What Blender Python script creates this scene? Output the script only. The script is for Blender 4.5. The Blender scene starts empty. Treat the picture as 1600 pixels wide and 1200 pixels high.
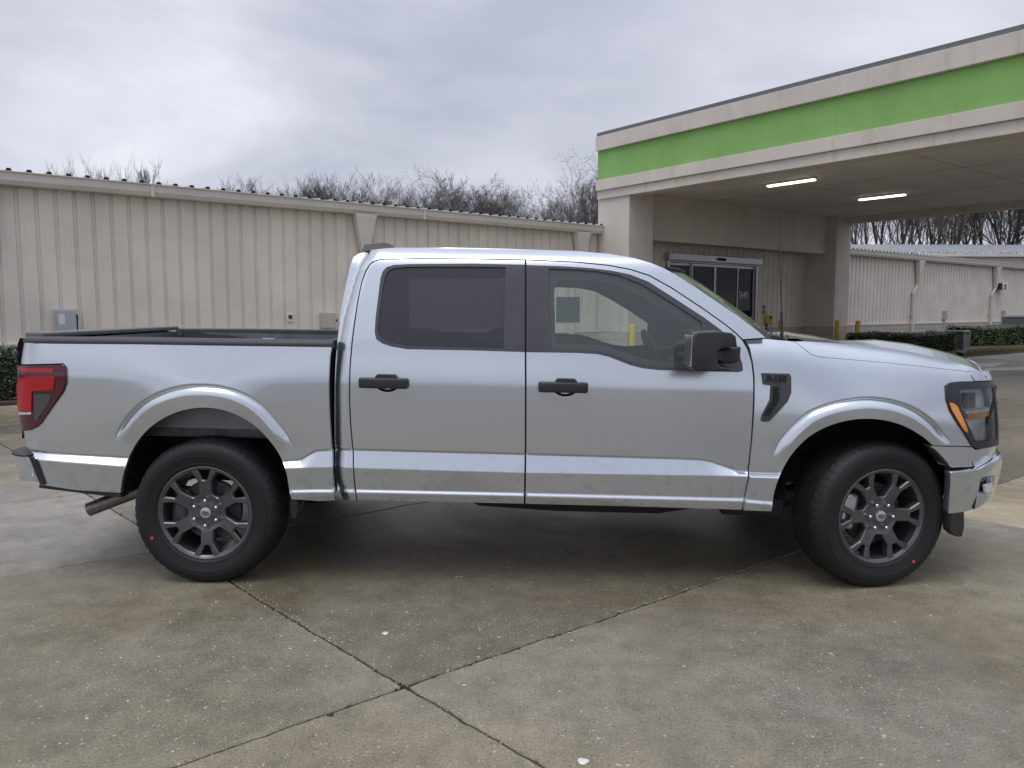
import bpy, bmesh, math, random
import numpy as np
from mathutils import Vector, Matrix
from mathutils.geometry import delaunay_2d_cdt

random.seed(7); RNG = np.random.default_rng(7)
SC = bpy.context.scene
COL = SC.collection
rad = math.radians

# ------------------------------------------------------------------ camera
F, CAMH = 1200.0, 1.499
PITCH = math.atan(117 / 1200)
cam = bpy.data.cameras.new('camera'); cam_o = bpy.data.objects.new('camera', cam); COL.objects.link(cam_o)
cam.sensor_width = 36.0; cam.lens = 36.0 * F / 1600; cam.clip_end = 3000; cam.clip_start = 0.05
cam_o.location = (0, 0, CAMH); cam_o.rotation_euler = (math.pi / 2 - PITCH, 0, 0)
SC.camera = cam_o

# ------------------------------------------------------------------ light
SUN_EL, SUN_AZ = 70, 215
sun = bpy.data.lights.new('sun', 'SUN'); sun.energy = 0.9; sun.angle = rad(34); sun.color = (1, .97, .93)
sun_o = bpy.data.objects.new('sun', sun); COL.objects.link(sun_o)
sun_o.rotation_euler = (rad(90 - SUN_EL), 0, rad(180 - SUN_AZ))
W = bpy.data.worlds.new('World'); SC.world = W; W.use_nodes = True
nt = W.node_tree; nt.nodes.clear()
def N(t, ty, **kw):
    n = t.nodes.new(ty)
    for k, v in kw.items():
        if k.startswith('i_'):
            key = k[2:]
            n.inputs[int(key) if key.isdigit() else key].default_value = v
        else: setattr(n, k, v)
    return n
def ramp(t, stops, interp='LINEAR'):
    n = t.nodes.new('ShaderNodeValToRGB'); cr = n.color_ramp; cr.interpolation = interp
    while len(cr.elements) < len(stops): cr.elements.new(0.5)
    for e, (p, c) in zip(cr.elements, stops):
        e.position = p; e.color = (c, c, c, 1) if not hasattr(c, '__len__') else (*c, 1)
    return n
wo = N(nt, 'ShaderNodeOutputWorld'); bg = N(nt, 'ShaderNodeBackground')
sky = N(nt, 'ShaderNodeTexSky', sky_type='NISHITA', sun_disc=False, sun_elevation=rad(SUN_EL), sun_rotation=rad(SUN_AZ))
tc = N(nt, 'ShaderNodeTexCoord')
sep = N(nt, 'ShaderNodeSeparateXYZ'); nt.links.new(tc.outputs['Generated'], sep.inputs[0])
# project the direction on a flat cloud deck so that the clouds flatten towards the horizon
zc = N(nt, 'ShaderNodeMath', operation='MAXIMUM', i_1=0.0); nt.links.new(sep.outputs[2], zc.inputs[0])
za = N(nt, 'ShaderNodeMath', operation='ADD', i_1=0.16); nt.links.new(zc.outputs[0], za.inputs[0])
dx = N(nt, 'ShaderNodeMath', operation='DIVIDE'); dy = N(nt, 'ShaderNodeMath', operation='DIVIDE')
for d_, o_ in ((dx, 0), (dy, 1)):
    nt.links.new(sep.outputs[o_], d_.inputs[0]); nt.links.new(za.outputs[0], d_.inputs[1])
cmb = N(nt, 'ShaderNodeCombineXYZ', i_Z=3.7); nt.links.new(dx.outputs[0], cmb.inputs[0]); nt.links.new(dy.outputs[0], cmb.inputs[1])
n1 = N(nt, 'ShaderNodeTexNoise', i_Scale=0.50, i_Detail=6.0, i_Roughness=0.52, i_Distortion=0.35); nt.links.new(cmb.outputs[0], n1.inputs['Vector'])
cl = ramp(nt, [(0.31, (.30, .315, .395)), (0.43, (.385, .402, .485)), (0.53, (.49, .507, .585)), (0.66, (.67, .685, .745))]); nt.links.new(n1.outputs[0], cl.inputs[0])
# overcast sky: brighter overhead than at the horizon
elr = ramp(nt, [(0.0, .47), (.09, .52), (.20, .475), (.40, .53), (1.0, .95)]); nt.links.new(zc.outputs[0], elr.inputs[0])
el = N(nt, 'ShaderNodeMath', operation='MULTIPLY', i_1=2.0); nt.links.new(elr.outputs[0], el.inputs[0])
mulc = N(nt, 'ShaderNodeVectorMath', operation='SCALE'); nt.links.new(cl.outputs[0], mulc.inputs[0]); nt.links.new(el.outputs[0], mulc.inputs['Scale'])
skm = N(nt, 'ShaderNodeVectorMath', operation='SCALE', i_Scale=0.08); nt.links.new(sky.outputs[0], skm.inputs[0])
mx = N(nt, 'ShaderNodeMix', data_type='RGBA', i_0=0.94)
nt.links.new(skm.outputs[0], mx.inputs[6]); nt.links.new(mulc.outputs[0], mx.inputs[7])
nt.links.new(mx.outputs[2], bg.inputs[0]); bg.inputs[1].default_value = 1.0
nt.links.new(bg.outputs[0], wo.inputs[0])
SC.view_settings.view_transform = 'Standard'; SC.view_settings.look = 'None'
SC.view_settings.exposure = 0.42; SC.view_settings.gamma = 1.0; SC.view_settings.use_curve_mapping = False
SC.cycles.use_denoising = True
SC.cycles.max_bounces = 8; SC.cycles.transparent_max_bounces = 16
SC.cycles.sample_clamp_indirect = 4.0

# ------------------------------------------------------------------ materials
MATS = {}
def principled(name):
    m = bpy.data.materials.new(name); m.use_nodes = True
    t = m.node_tree; b = t.nodes['Principled BSDF']; MATS[name] = m
    return m, t, b
def obj_co(t, scale=(1, 1, 1)):
    c = N(t, 'ShaderNodeTexCoord'); mp = N(t, 'ShaderNodeMapping'); mp.inputs['Scale'].default_value = scale
    t.links.new(c.outputs['Object'], mp.inputs['Vector']); return mp.outputs[0]
def simple(name, col, rough=.5, metal=0., coat=0., var=.12, nscale=8., bump=0., bscale=60., spec=None, dirt=None):
    """one colour with a little uneven wear, optional fine bump"""
    m, t, b = principled(name)
    co = obj_co(t)
    n = N(t, 'ShaderNodeTexNoise', i_Scale=nscale, i_Detail=6.0, i_Roughness=.6); t.links.new(co, n.inputs['Vector'])
    lo = tuple(c * (1 - var) for c in col); hi = tuple(min(1, c * (1 + var)) for c in col)
    r = ramp(t, [(.3, lo), (.7, hi)]); t.links.new(n.outputs[0], r.inputs[0])
    t.links.new(r.outputs[0], b.inputs['Base Color'])
    rr = N(t, 'ShaderNodeMapRange', i_1=.3, i_2=.7, i_3=max(.02, rough - .06), i_4=min(1, rough + .06)); t.links.new(n.outputs[0], rr.inputs[0])
    t.links.new(rr.outputs[0], b.inputs['Roughness'])
    b.inputs['Metallic'].default_value = metal; b.inputs['Coat Weight'].default_value = coat; b.inputs['Coat Roughness'].default_value = .04
    if spec is not None: b.inputs['Specular IOR Level'].default_value = spec
    if bump:
        n2 = N(t, 'ShaderNodeTexNoise', i_Scale=bscale, i_Detail=3.0); t.links.new(co, n2.inputs['Vector'])
        bp = N(t, 'ShaderNodeBump', i_Strength=bump, i_Distance=.01); t.links.new(n2.outputs[0], bp.inputs['Height']); t.links.new(bp.outputs[0], b.inputs['Normal'])
    return m

def silver_paint():
    m, t, b = principled('silver_paint')
    co = obj_co(t)
    # dirt splashes low on the body and faint rain spotting
    sx = N(t, 'ShaderNodeSeparateXYZ'); t.links.new(co, sx.inputs[0])
    low = N(t, 'ShaderNodeMapRange', i_1=.80, i_2=.42, i_3=0.0, i_4=1.0); t.links.new(sx.outputs[2], low.inputs[0])
    nd = N(t, 'ShaderNodeTexNoise', i_Scale=14.0, i_Detail=8.0, i_Roughness=.7); t.links.new(co, nd.inputs['Vector'])
    rd = ramp(t, [(.52, 0.), (.72, 1.)]); t.links.new(nd.outputs[0], rd.inputs[0])
    dm = N(t, 'ShaderNodeMath', operation='MULTIPLY'); t.links.new(low.outputs[0], dm.inputs[0]); t.links.new(rd.outputs[0], dm.inputs[1])
    dm2 = N(t, 'ShaderNodeMath', operation='MULTIPLY', i_1=.55); t.links.new(dm.outputs[0], dm2.inputs[0])
    fl = N(t, 'ShaderNodeTexNoise', i_Scale=900.0, i_Detail=1.0); t.links.new(co, fl.inputs['Vector'])
    rf = ramp(t, [(.3, (.53, .565, .61)), (.7, (.65, .69, .735))]); t.links.new(fl.outputs[0], rf.inputs[0])
    vo = N(t, 'ShaderNodeTexVoronoi', i_Scale=95.0, i_Randomness=1.0); t.links.new(co, vo.inputs['Vector'])
    dot = ramp(t, [(.10, 1.), (.17, 0.)]); t.links.new(vo.outputs['Distance'], dot.inputs[0])
    n3 = N(t, 'ShaderNodeTexNoise', i_Scale=5.0, i_Detail=4.0); t.links.new(co, n3.inputs['Vector'])
    rs = ramp(t, [(.5, 0.), (.62, .5)]); t.links.new(n3.outputs[0], rs.inputs[0])
    sp = N(t, 'ShaderNodeMath', operation='MULTIPLY'); t.links.new(dot.outputs[0], sp.inputs[0]); t.links.new(rs.outputs[0], sp.inputs[1])
    mix = N(t, 'ShaderNodeMix', data_type='RGBA', i_7=(.13, .115, .095, 1)); t.links.new(dm2.outputs[0], mix.inputs[0]); t.links.new(rf.outputs[0], mix.inputs[6])
    mix2 = N(t, 'ShaderNodeMix', data_type='RGBA', i_7=(.22, .23, .25, 1)); t.links.new(sp.outputs[0], mix2.inputs[0]); t.links.new(mix.outputs[2], mix2.inputs[6])
    t.links.new(mix2.outputs[2], b.inputs['Base Color'])
    b.inputs['Metallic'].default_value = .92
    rg = N(t, 'ShaderNodeMapRange', i_1=0., i_2=.6, i_3=.215, i_4=.55); t.links.new(dm2.outputs[0], rg.inputs[0]); t.links.new(rg.outputs[0], b.inputs['Roughness'])
    b.inputs['Coat Weight'].default_value = .9; b.inputs['Coat Roughness'].default_value = .035
    bp = N(t, 'ShaderNodeBump', i_Strength=.12, i_Distance=.002); t.links.new(sp.outputs[0], bp.inputs['Height']); t.links.new(bp.outputs[0], b.inputs['Normal'])
    return m

def glass(name, tint, refl=1.0, drops=True, sky_haze=.03, hz=(.40, .46, .45)):
    m = bpy.data.materials.new(name); m.use_nodes = True; MATS[name] = m
    t = m.node_tree; t.nodes.clear()
    o = N(t, 'ShaderNodeOutputMaterial'); tr = N(t, 'ShaderNodeBsdfTransparent', i_Color=(*tint, 1)); gl = N(t, 'ShaderNodeBsdfGlossy', i_Color=(refl, refl, refl, 1), i_Roughness=.02)
    fr = N(t, 'ShaderNodeFresnel', i_IOR=1.52); mx = N(t, 'ShaderNodeMixShader')
    co = obj_co(t)
    t.links.new(fr.outputs[0], mx.inputs[0]); t.links.new(tr.outputs[0], mx.inputs[1]); t.links.new(gl.outputs[0], mx.inputs[2])
    if drops:
        df = N(t, 'ShaderNodeBsdfDiffuse', i_Color=(*hz, 1)); m2 = N(t, 'ShaderNodeMixShader')
        v = N(t, 'ShaderNodeTexVoronoi', i_Scale=120.0); t.links.new(co, v.inputs['Vector'])
        n = N(t, 'ShaderNodeTexNoise', i_Scale=9.0, i_Detail=3.0); t.links.new(co, n.inputs['Vector'])
        r = ramp(t, [(.12, .16), (.2, 0.)]); t.links.new(v.outputs['Distance'], r.inputs[0])
        r2 = ramp(t, [(.45, 0.), (.6, 1.)]); t.links.new(n.outputs[0], r2.inputs[0])
        mu = N(t, 'ShaderNodeMath', operation='MULTIPLY'); t.links.new(r.outputs[0], mu.inputs[0]); t.links.new(r2.outputs[0], mu.inputs[1])
        ad = N(t, 'ShaderNodeMath', operation='ADD', i_1=sky_haze); t.links.new(mu.outputs[0], ad.inputs[0])  # even film under the drops: dust plus sky reflection painted as diffuse colour
        t.links.new(ad.outputs[0], m2.inputs[0]); t.links.new(mx.outputs[0], m2.inputs[1]); t.links.new(df.outputs[0], m2.inputs[2])
        t.links.new(m2.outputs[0], o.inputs[0])
    else: t.links.new(mx.outputs[0], o.inputs[0])
    return m

def concrete_slab():
    m, t, b = principled('concrete_slab')
    c = N(t, 'ShaderNodeTexCoord'); co = c.outputs['Object']
    at = N(t, 'ShaderNodeVertexColor', layer_name='tint')
    big = N(t, 'ShaderNodeTexNoise', i_Scale=.55, i_Detail=6.0, i_Roughness=.6, i_Distortion=.5); t.links.new(co, big.inputs['Vector'])
    mid = N(t, 'ShaderNodeTexNoise', i_Scale=6.0, i_Detail=8.0, i_Roughness=.72); t.links.new(co, mid.inputs['Vector'])
    fine = N(t, 'ShaderNodeTexNoise', i_Scale=95.0, i_Detail=5.0, i_Roughness=.75); t.links.new(co, fine.inputs['Vector'])
    r1 = ramp(t, [(.28, (.140, .122, .082)), (.5, (.205, .184, .134)), (.72, (.275, .254, .198))]); t.links.new(big.outputs[0], r1.inputs[0])
    hue = N(t, 'ShaderNodeTexNoise', i_Scale=.42, i_Detail=5.0, i_Roughness=.55, i_Distortion=.8); hmap = N(t, 'ShaderNodeMapping'); hmap.inputs['Location'].default_value = (7.3, 2.1, 0); t.links.new(co, hmap.inputs['Vector']); t.links.new(hmap.outputs[0], hue.inputs['Vector'])
    rh = ramp(t, [(.46, 0.), (.66, .5)]); t.links.new(hue.outputs[0], rh.inputs[0])
    mh = N(t, 'ShaderNodeMix', data_type='RGBA', i_7=(.222, .212, .206, 1)); t.links.new(rh.outputs[0], mh.inputs[0]); t.links.new(r1.outputs[0], mh.inputs[6]); r1 = mh
    r2 = ramp(t, [(.25, .62), (.75, 1.28)]); t.links.new(mid.outputs[0], r2.inputs[0])
    r3 = ramp(t, [(.28, .40), (.5, 1.0), (.74, 1.5)]); t.links.new(fine.outputs[0], r3.inputs[0])
    m1 = N(t, 'ShaderNodeMix', data_type='RGBA', blend_type='MULTIPLY', i_0=1.0); t.links.new(r1.outputs[2], m1.inputs[6]); t.links.new(r2.outputs[0], m1.inputs[7])
    m2 = N(t, 'ShaderNodeMix', data_type='RGBA', blend_type='MULTIPLY', i_0=.85); t.links.new(m1.outputs[2], m2.inputs[6]); t.links.new(r3.outputs[0], m2.inputs[7])
    m3 = N(t, 'ShaderNodeMix', data_type='RGBA', blend_type='MULTIPLY', i_0=1.0); t.links.new(m2.outputs[2], m3.inputs[6]); t.links.new(at.outputs[0], m3.inputs[7])
    # exposed pale aggregate, denser in some areas
    prev = m3.outputs[2]
    ag = N(t, 'ShaderNodeTexNoise', i_Scale=1.1, i_Detail=3.0); t.links.new(co, ag.inputs['Vector'])
    for sc, thr, dens0, dens1, colr in ((24., .115, .40, .62, (.62, .55, .43)), (60., .19, .38, .66, (.50, .45, .37)), (110., .22, .35, .7, (.40, .37, .31)), (75., .2, .38, .62, (.05, .045, .04))):
        wob = N(t, 'ShaderNodeTexNoise', i_Scale=sc * 2.2, i_Detail=2.0); t.links.new(co, wob.inputs['Vector'])
        wv = N(t, 'ShaderNodeVectorMath', operation='SCALE', i_Scale=.9 / sc); t.links.new(wob.outputs['Color'], wv.inputs[0])
        wa = N(t, 'ShaderNodeVectorMath', operation='ADD'); t.links.new(co, wa.inputs[0]); t.links.new(wv.outputs[0], wa.inputs[1])
        v = N(t, 'ShaderNodeTexVoronoi', i_Scale=sc); t.links.new(wa.outputs[0], v.inputs['Vector'])
        sepc = N(t, 'ShaderNodeSeparateColor'); t.links.new(v.outputs['Color'], sepc.inputs[0])
        # random size per cell
        dd = N(t, 'ShaderNodeMath', operation='MULTIPLY', i_1=thr * 1.5); t.links.new(sepc.outputs[0], dd.inputs[0])
        lt = N(t, 'ShaderNodeMath', operation='LESS_THAN'); t.links.new(v.outputs['Distance'], lt.inputs[0]); t.links.new(dd.outputs[0], lt.inputs[1])
        # keep only some cells
        dn = N(t, 'ShaderNodeMapRange', i_1=dens0, i_2=dens1, i_3=.04, i_4=.50); t.links.new(ag.outputs[0], dn.inputs[0])
        kp = N(t, 'ShaderNodeMath', operation='LESS_THAN'); t.links.new(sepc.outputs[1], kp.inputs[0]); t.links.new(dn.outputs[0], kp.inputs[1])
        mu = N(t, 'ShaderNodeMath', operation='MULTIPLY'); t.links.new(lt.outputs[0], mu.inputs[0]); t.links.new(kp.outputs[0], mu.inputs[1])
        mu2 = N(t, 'ShaderNodeMath', operation='MULTIPLY', i_1=.85); t.links.new(mu.outputs[0], mu2.inputs[0])
        mm = N(t, 'ShaderNodeMix', data_type='RGBA', i_7=(*colr, 1)); t.links.new(mu2.outputs[0], mm.inputs[0]); t.links.new(prev, mm.inputs[6])
        prev = mm.outputs[2]
    t.links.new(prev, b.inputs['Base Color'])
    wet = ramp(t, [(.34, .22), (.48, .38), (.66, .66)]); t.links.new(big.outputs[0], wet.inputs[0])
    t.links.new(wet.outputs[0], b.inputs['Roughness'])
    hs = N(t, 'ShaderNodeMath', operation='MULTIPLY_ADD', i_1=.35); t.links.new(mid.outputs[0], hs.inputs[0]); t.links.new(fine.outputs[0], hs.inputs[2])
    bp = N(t, 'ShaderNodeBump', i_Strength=.55, i_Distance=.006); t.links.new(hs.outputs[0], bp.inputs['Height']); t.links.new(bp.outputs[0], b.inputs['Normal'])
    return m

def tree_bark():
    return simple('bark', (.060, .050, .045), .9, var=.35, nscale=3., bump=.0)
def leaf_mat(name, c1, c2):
    m, t, b = principled(name)
    oi = N(t, 'ShaderNodeNewGeometry')
    r = ramp(t, [(0., c1), (.6, c2), (1., tuple(x * 1.5 for x in c2))]); t.links.new(oi.outputs['Random Per Island'], r.inputs[0])
    t.links.new(r.outputs[0], b.inputs['Base Color']); b.inputs['Roughness'].default_value = .45
    return m
def emit(name, col, s):
    m, t, b = principled(name); b.inputs['Base Color'].default_value = (*col, 1)
    b.inputs['Emission Color'].default_value = (*col, 1); b.inputs['Emission Strength'].default_value = s
    return m
def stucco(name, col, streak=.0):
    m, t, b = principled(name); co = obj_co(t)
    n = N(t, 'ShaderNodeTexNoise', i_Scale=.9, i_Detail=8.0, i_Roughness=.65); t.links.new(co, n.inputs['Vector'])
    cs = obj_co(t, (1.6, 1.6, .12)); ns = N(t, 'ShaderNodeTexNoise', i_Scale=2.2, i_Detail=5.0); t.links.new(cs, ns.inputs['Vector'])
    r = ramp(t, [(.3, tuple(c * .86 for c in col)), (.7, tuple(c * 1.06 for c in col))]); t.links.new(n.outputs[0], r.inputs[0])
    r2 = ramp(t, [(.56, 0.), (.78, streak)]); t.links.new(ns.outputs[0], r2.inputs[0])
    mm = N(t, 'ShaderNodeMix', data_type='RGBA', i_7=(col[0] * .62, col[1] * .55, col[2] * .42, 1)); t.links.new(r2.outputs[0], mm.inputs[0]); t.links.new(r.outputs[0], mm.inputs[6])
    t.links.new(mm.outputs[2], b.inputs['Base Color']); b.inputs['Roughness'].default_value = .85
    f = N(t, 'ShaderNodeTexNoise', i_Scale=120.0, i_Detail=2.0); t.links.new(co, f.inputs['Vector'])
    bp = N(t, 'ShaderNodeBump', i_Strength=.25, i_Distance=.006); t.links.new(f.outputs[0], bp.inputs['Height']); t.links.new(bp.outputs[0], b.inputs['Normal'])
    return m
def masonry(name, col):
    m, t, b = principled(name); c = N(t, 'ShaderNodeTexCoord'); sp = N(t, 'ShaderNodeSeparateXYZ'); t.links.new(c.outputs['Object'], sp.inputs[0])
    ad = N(t, 'ShaderNodeMath', operation='ADD'); t.links.new(sp.outputs[0], ad.inputs[0]); t.links.new(sp.outputs[1], ad.inputs[1])
    cb = N(t, 'ShaderNodeCombineXYZ'); t.links.new(ad.outputs[0], cb.inputs[0]); t.links.new(sp.outputs[2], cb.inputs[1])
    br = N(t, 'ShaderNodeTexBrick', i_Scale=1.0, offset=0.5); br.inputs['Brick Width'].default_value = .40; br.inputs['Row Height'].default_value = .205; br.inputs['Mortar Size'].default_value = .007
    br.inputs['Color1'].default_value = (*col, 1); br.inputs['Color2'].default_value = (*(x * .9 for x in col), 1); br.inputs['Mortar'].default_value = (*(x * .55 for x in col), 1)
    t.links.new(cb.outputs[0], br.inputs['Vector']); t.links.new(br.outputs[0], b.inputs['Base Color']); b.inputs['Roughness'].default_value = .8
    bp = N(t, 'ShaderNodeBump', i_Strength=.5, i_Distance=.006, invert=True); t.links.new(br.outputs['Fac'], bp.inputs['Height']); t.links.new(bp.outputs[0], b.inputs['Normal'])
    return m

M_paint = silver_paint()
M_trim = simple('black_trim', (.022, .022, .025), .42, var=.25, bump=.15, bscale=400.)
M_pillar = simple('pillar_black', (.048, .045, .056), .3, coat=.3, var=.12)
M_mold = simple('grey_molding', (.045, .047, .052), .5, var=.2, bump=.2, bscale=350.)
M_rubber = simple('rubber', (.0065, .0065, .0075), .62, var=.3, nscale=14., bump=.12, bscale=90.)
M_rim = simple('rim_grey', (.105, .108, .115), .30, metal=.65, var=.15, coat=.2)
M_chrome = simple('chrome', (.75, .75, .76), .14, metal=1., var=.05)
M_dark = simple('underbody_black', (.012, .012, .013), .75, var=.4, bump=.3, bscale=40.)
M_liner = simple('bare_metal', (.075, .078, .082), .5, metal=.5, var=.45, nscale=10., bump=.1)
M_exh = simple('exhaust_steel', (.20, .19, .18), .38, metal=.9, var=.35, nscale=20.)
M_glass_f = glass('window_glass', (.93, 1., .975), sky_haze=.13, hz=(.38, .47, .47))
M_glass_r = glass('privacy_glass', (.30, .30, .33), sky_haze=.075, hz=(.36, .34, .42))  # grey-violet film paints the sky's reflection into the glass
M_glass_w = glass('windscreen_glass', (.55, .66, .58), sky_haze=.14, hz=(.40, .47, .33))  # green film paints in the reflection seen along the windscreen
M_lampglass = glass('lamp_lens', (.93, .95, .96), drops=False)
M_red = simple('red_lens', (.40, .004, .010), .22, coat=.25, var=.1)
M_darkred = simple('dark_red_lens', (.070, .004, .010), .14, coat=.45, var=.15)
M_smoke = simple('smoked_lens', (.045, .045, .050), .2, coat=1., var=.2)
M_amber = simple('amber_lens', (.75, .25, .015), .2, coat=1., var=.15, nscale=60.)
M_reflector = simple('reflector', (.66, .67, .68), .35, metal=.35, var=.2, nscale=18.)
M_inner = simple('cabin_grey', (.085, .092, .095), .7, var=.2, bump=.2, bscale=150.)
M_seat = simple('seat_cloth', (.035, .035, .038), .9, var=.2, bump=.3, bscale=200.)
def paper():
    m = bpy.data.materials.new('thin_paper'); m.use_nodes = True; t = m.node_tree; t.nodes.clear(); o = N(t, 'ShaderNodeOutputMaterial')
    co = obj_co(t); n = N(t, 'ShaderNodeTexNoise', i_Scale=30.0, i_Detail=4.0); t.links.new(co, n.inputs['Vector']); r = ramp(t, [(.3, (.80, .82, .80)), (.7, (.92, .94, .92))]); t.links.new(n.outputs[0], r.inputs[0])
    d = N(t, 'ShaderNodeBsdfDiffuse'); l = N(t, 'ShaderNodeBsdfTranslucent'); t.links.new(r.outputs[0], d.inputs[0]); t.links.new(r.outputs[0], l.inputs[0]); a = N(t, 'ShaderNodeAddShader'); x = N(t, 'ShaderNodeMixShader', i_0=.5)
    t.links.new(d.outputs[0], x.inputs[1]); t.links.new(l.outputs[0], x.inputs[2]); t.links.new(x.outputs[0], o.inputs[0]); return m
M_paper2 = paper()
M_paper = simple('paper', (.62, .64, .62), .8, var=.1, nscale=20.); M_paper.node_tree.nodes['Principled BSDF'].inputs['Transmission Weight'].default_value = .55; M_paper.node_tree.nodes['Principled BSDF'].inputs['IOR'].default_value = 1.05
M_white = simple('white_mark', (.78, .78, .78), .5, var=.05)
M_reddot = simple('red_dot', (.55, .06, .06), .6, var=.1)
M_silvercap = simple('silver_cap', (.55, .56, .57), .3, metal=.8, var=.08)
M_slab = concrete_slab()
M_ground = simple('ground_soil', (.030, .028, .023), .8, var=.4, nscale=2.5, bump=.6, bscale=30.)
M_siding = stucco('siding_paint', (.71, .65, .57), .10)
M_gutter = simple('gutter_paint', (.62, .57, .51), .5, var=.08, nscale=2.)
M_roof = simple('roof_metal', (.42, .43, .43), .35, metal=.6, var=.2, nscale=1.5)
M_closure = simple('closure_black', (.012, .012, .012), .8)
M_base = masonry('painted_block', (.48, .425, .385))
M_stucco = stucco('canopy_stucco', (.63, .575, .515), .5)
M_soffit = stucco('soffit_board', (.80, .76, .72), .1)
M_green = stucco('green_paint', (.24, .46, .135), .08)
M_cap = simple('cap_metal', (.16, .165, .175), .45, metal=.5, var=.1)
M_alum = simple('aluminium', (.42, .42, .43), .35, metal=.7, var=.1)
M_doorglass = glass('door_glass', (.06, .062, .065), .45, drops=False)
M_room = simple('dark_room', (.04, .038, .036), .9)
M_yellow = simple('yellow_paint', (.56, .42, .035), .5, var=.15, nscale=6.)
M_boxgrey = simple('box_bluegrey', (.36, .40, .44), .45, var=.06)
M_boxbeige = simple('box_beige', (.45, .41, .37), .5, var=.06)
M_plate = simple('plate_white', (.66, .65, .62), .5, var=.04)
M_lamp = emit('lamp_diffuser', (1, .93, .78), 2.6)
M_ac = simple('ac_paint', (.22, .225, .22), .5, var=.1)
M_acb = simple('ac_bluegrey', (.20, .225, .245), .5, var=.1)
M_bark = tree_bark(); M_twig = simple('twig_bark', (.115, .100, .092), .9, var=.3, nscale=3.)
M_leaf = leaf_mat('hedge_leaf', (.026, .046, .016), (.062, .092, .036))
M_ever = leaf_mat('evergreen_leaf', (.05, .06, .025), (.11, .115, .05))
M_grass = leaf_mat('grass_blade', (.10, .11, .04), (.19, .18, .085))
M_mulch = simple('mulch', (.060, .036, .024), .95, var=.5, nscale=25., bump=1., bscale=30.)
M_line = simple('line_paint', (.74, .73, .70), .6, var=.3, nscale=9.)
M_bed = simple('bed_paint', (.20, .215, .235), .45, metal=.4, var=.2)
M_kerb = simple('kerb_concrete', (.30, .28, .25), .8, var=.2, bump=.3)
M_moss = simple('moss', (.030, .038, .018), .95, var=.5, nscale=40., bump=1., bscale=60.)
M_pebble = leaf_mat('pebble', (.30, .26, .19), (.50, .45, .36))

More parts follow.
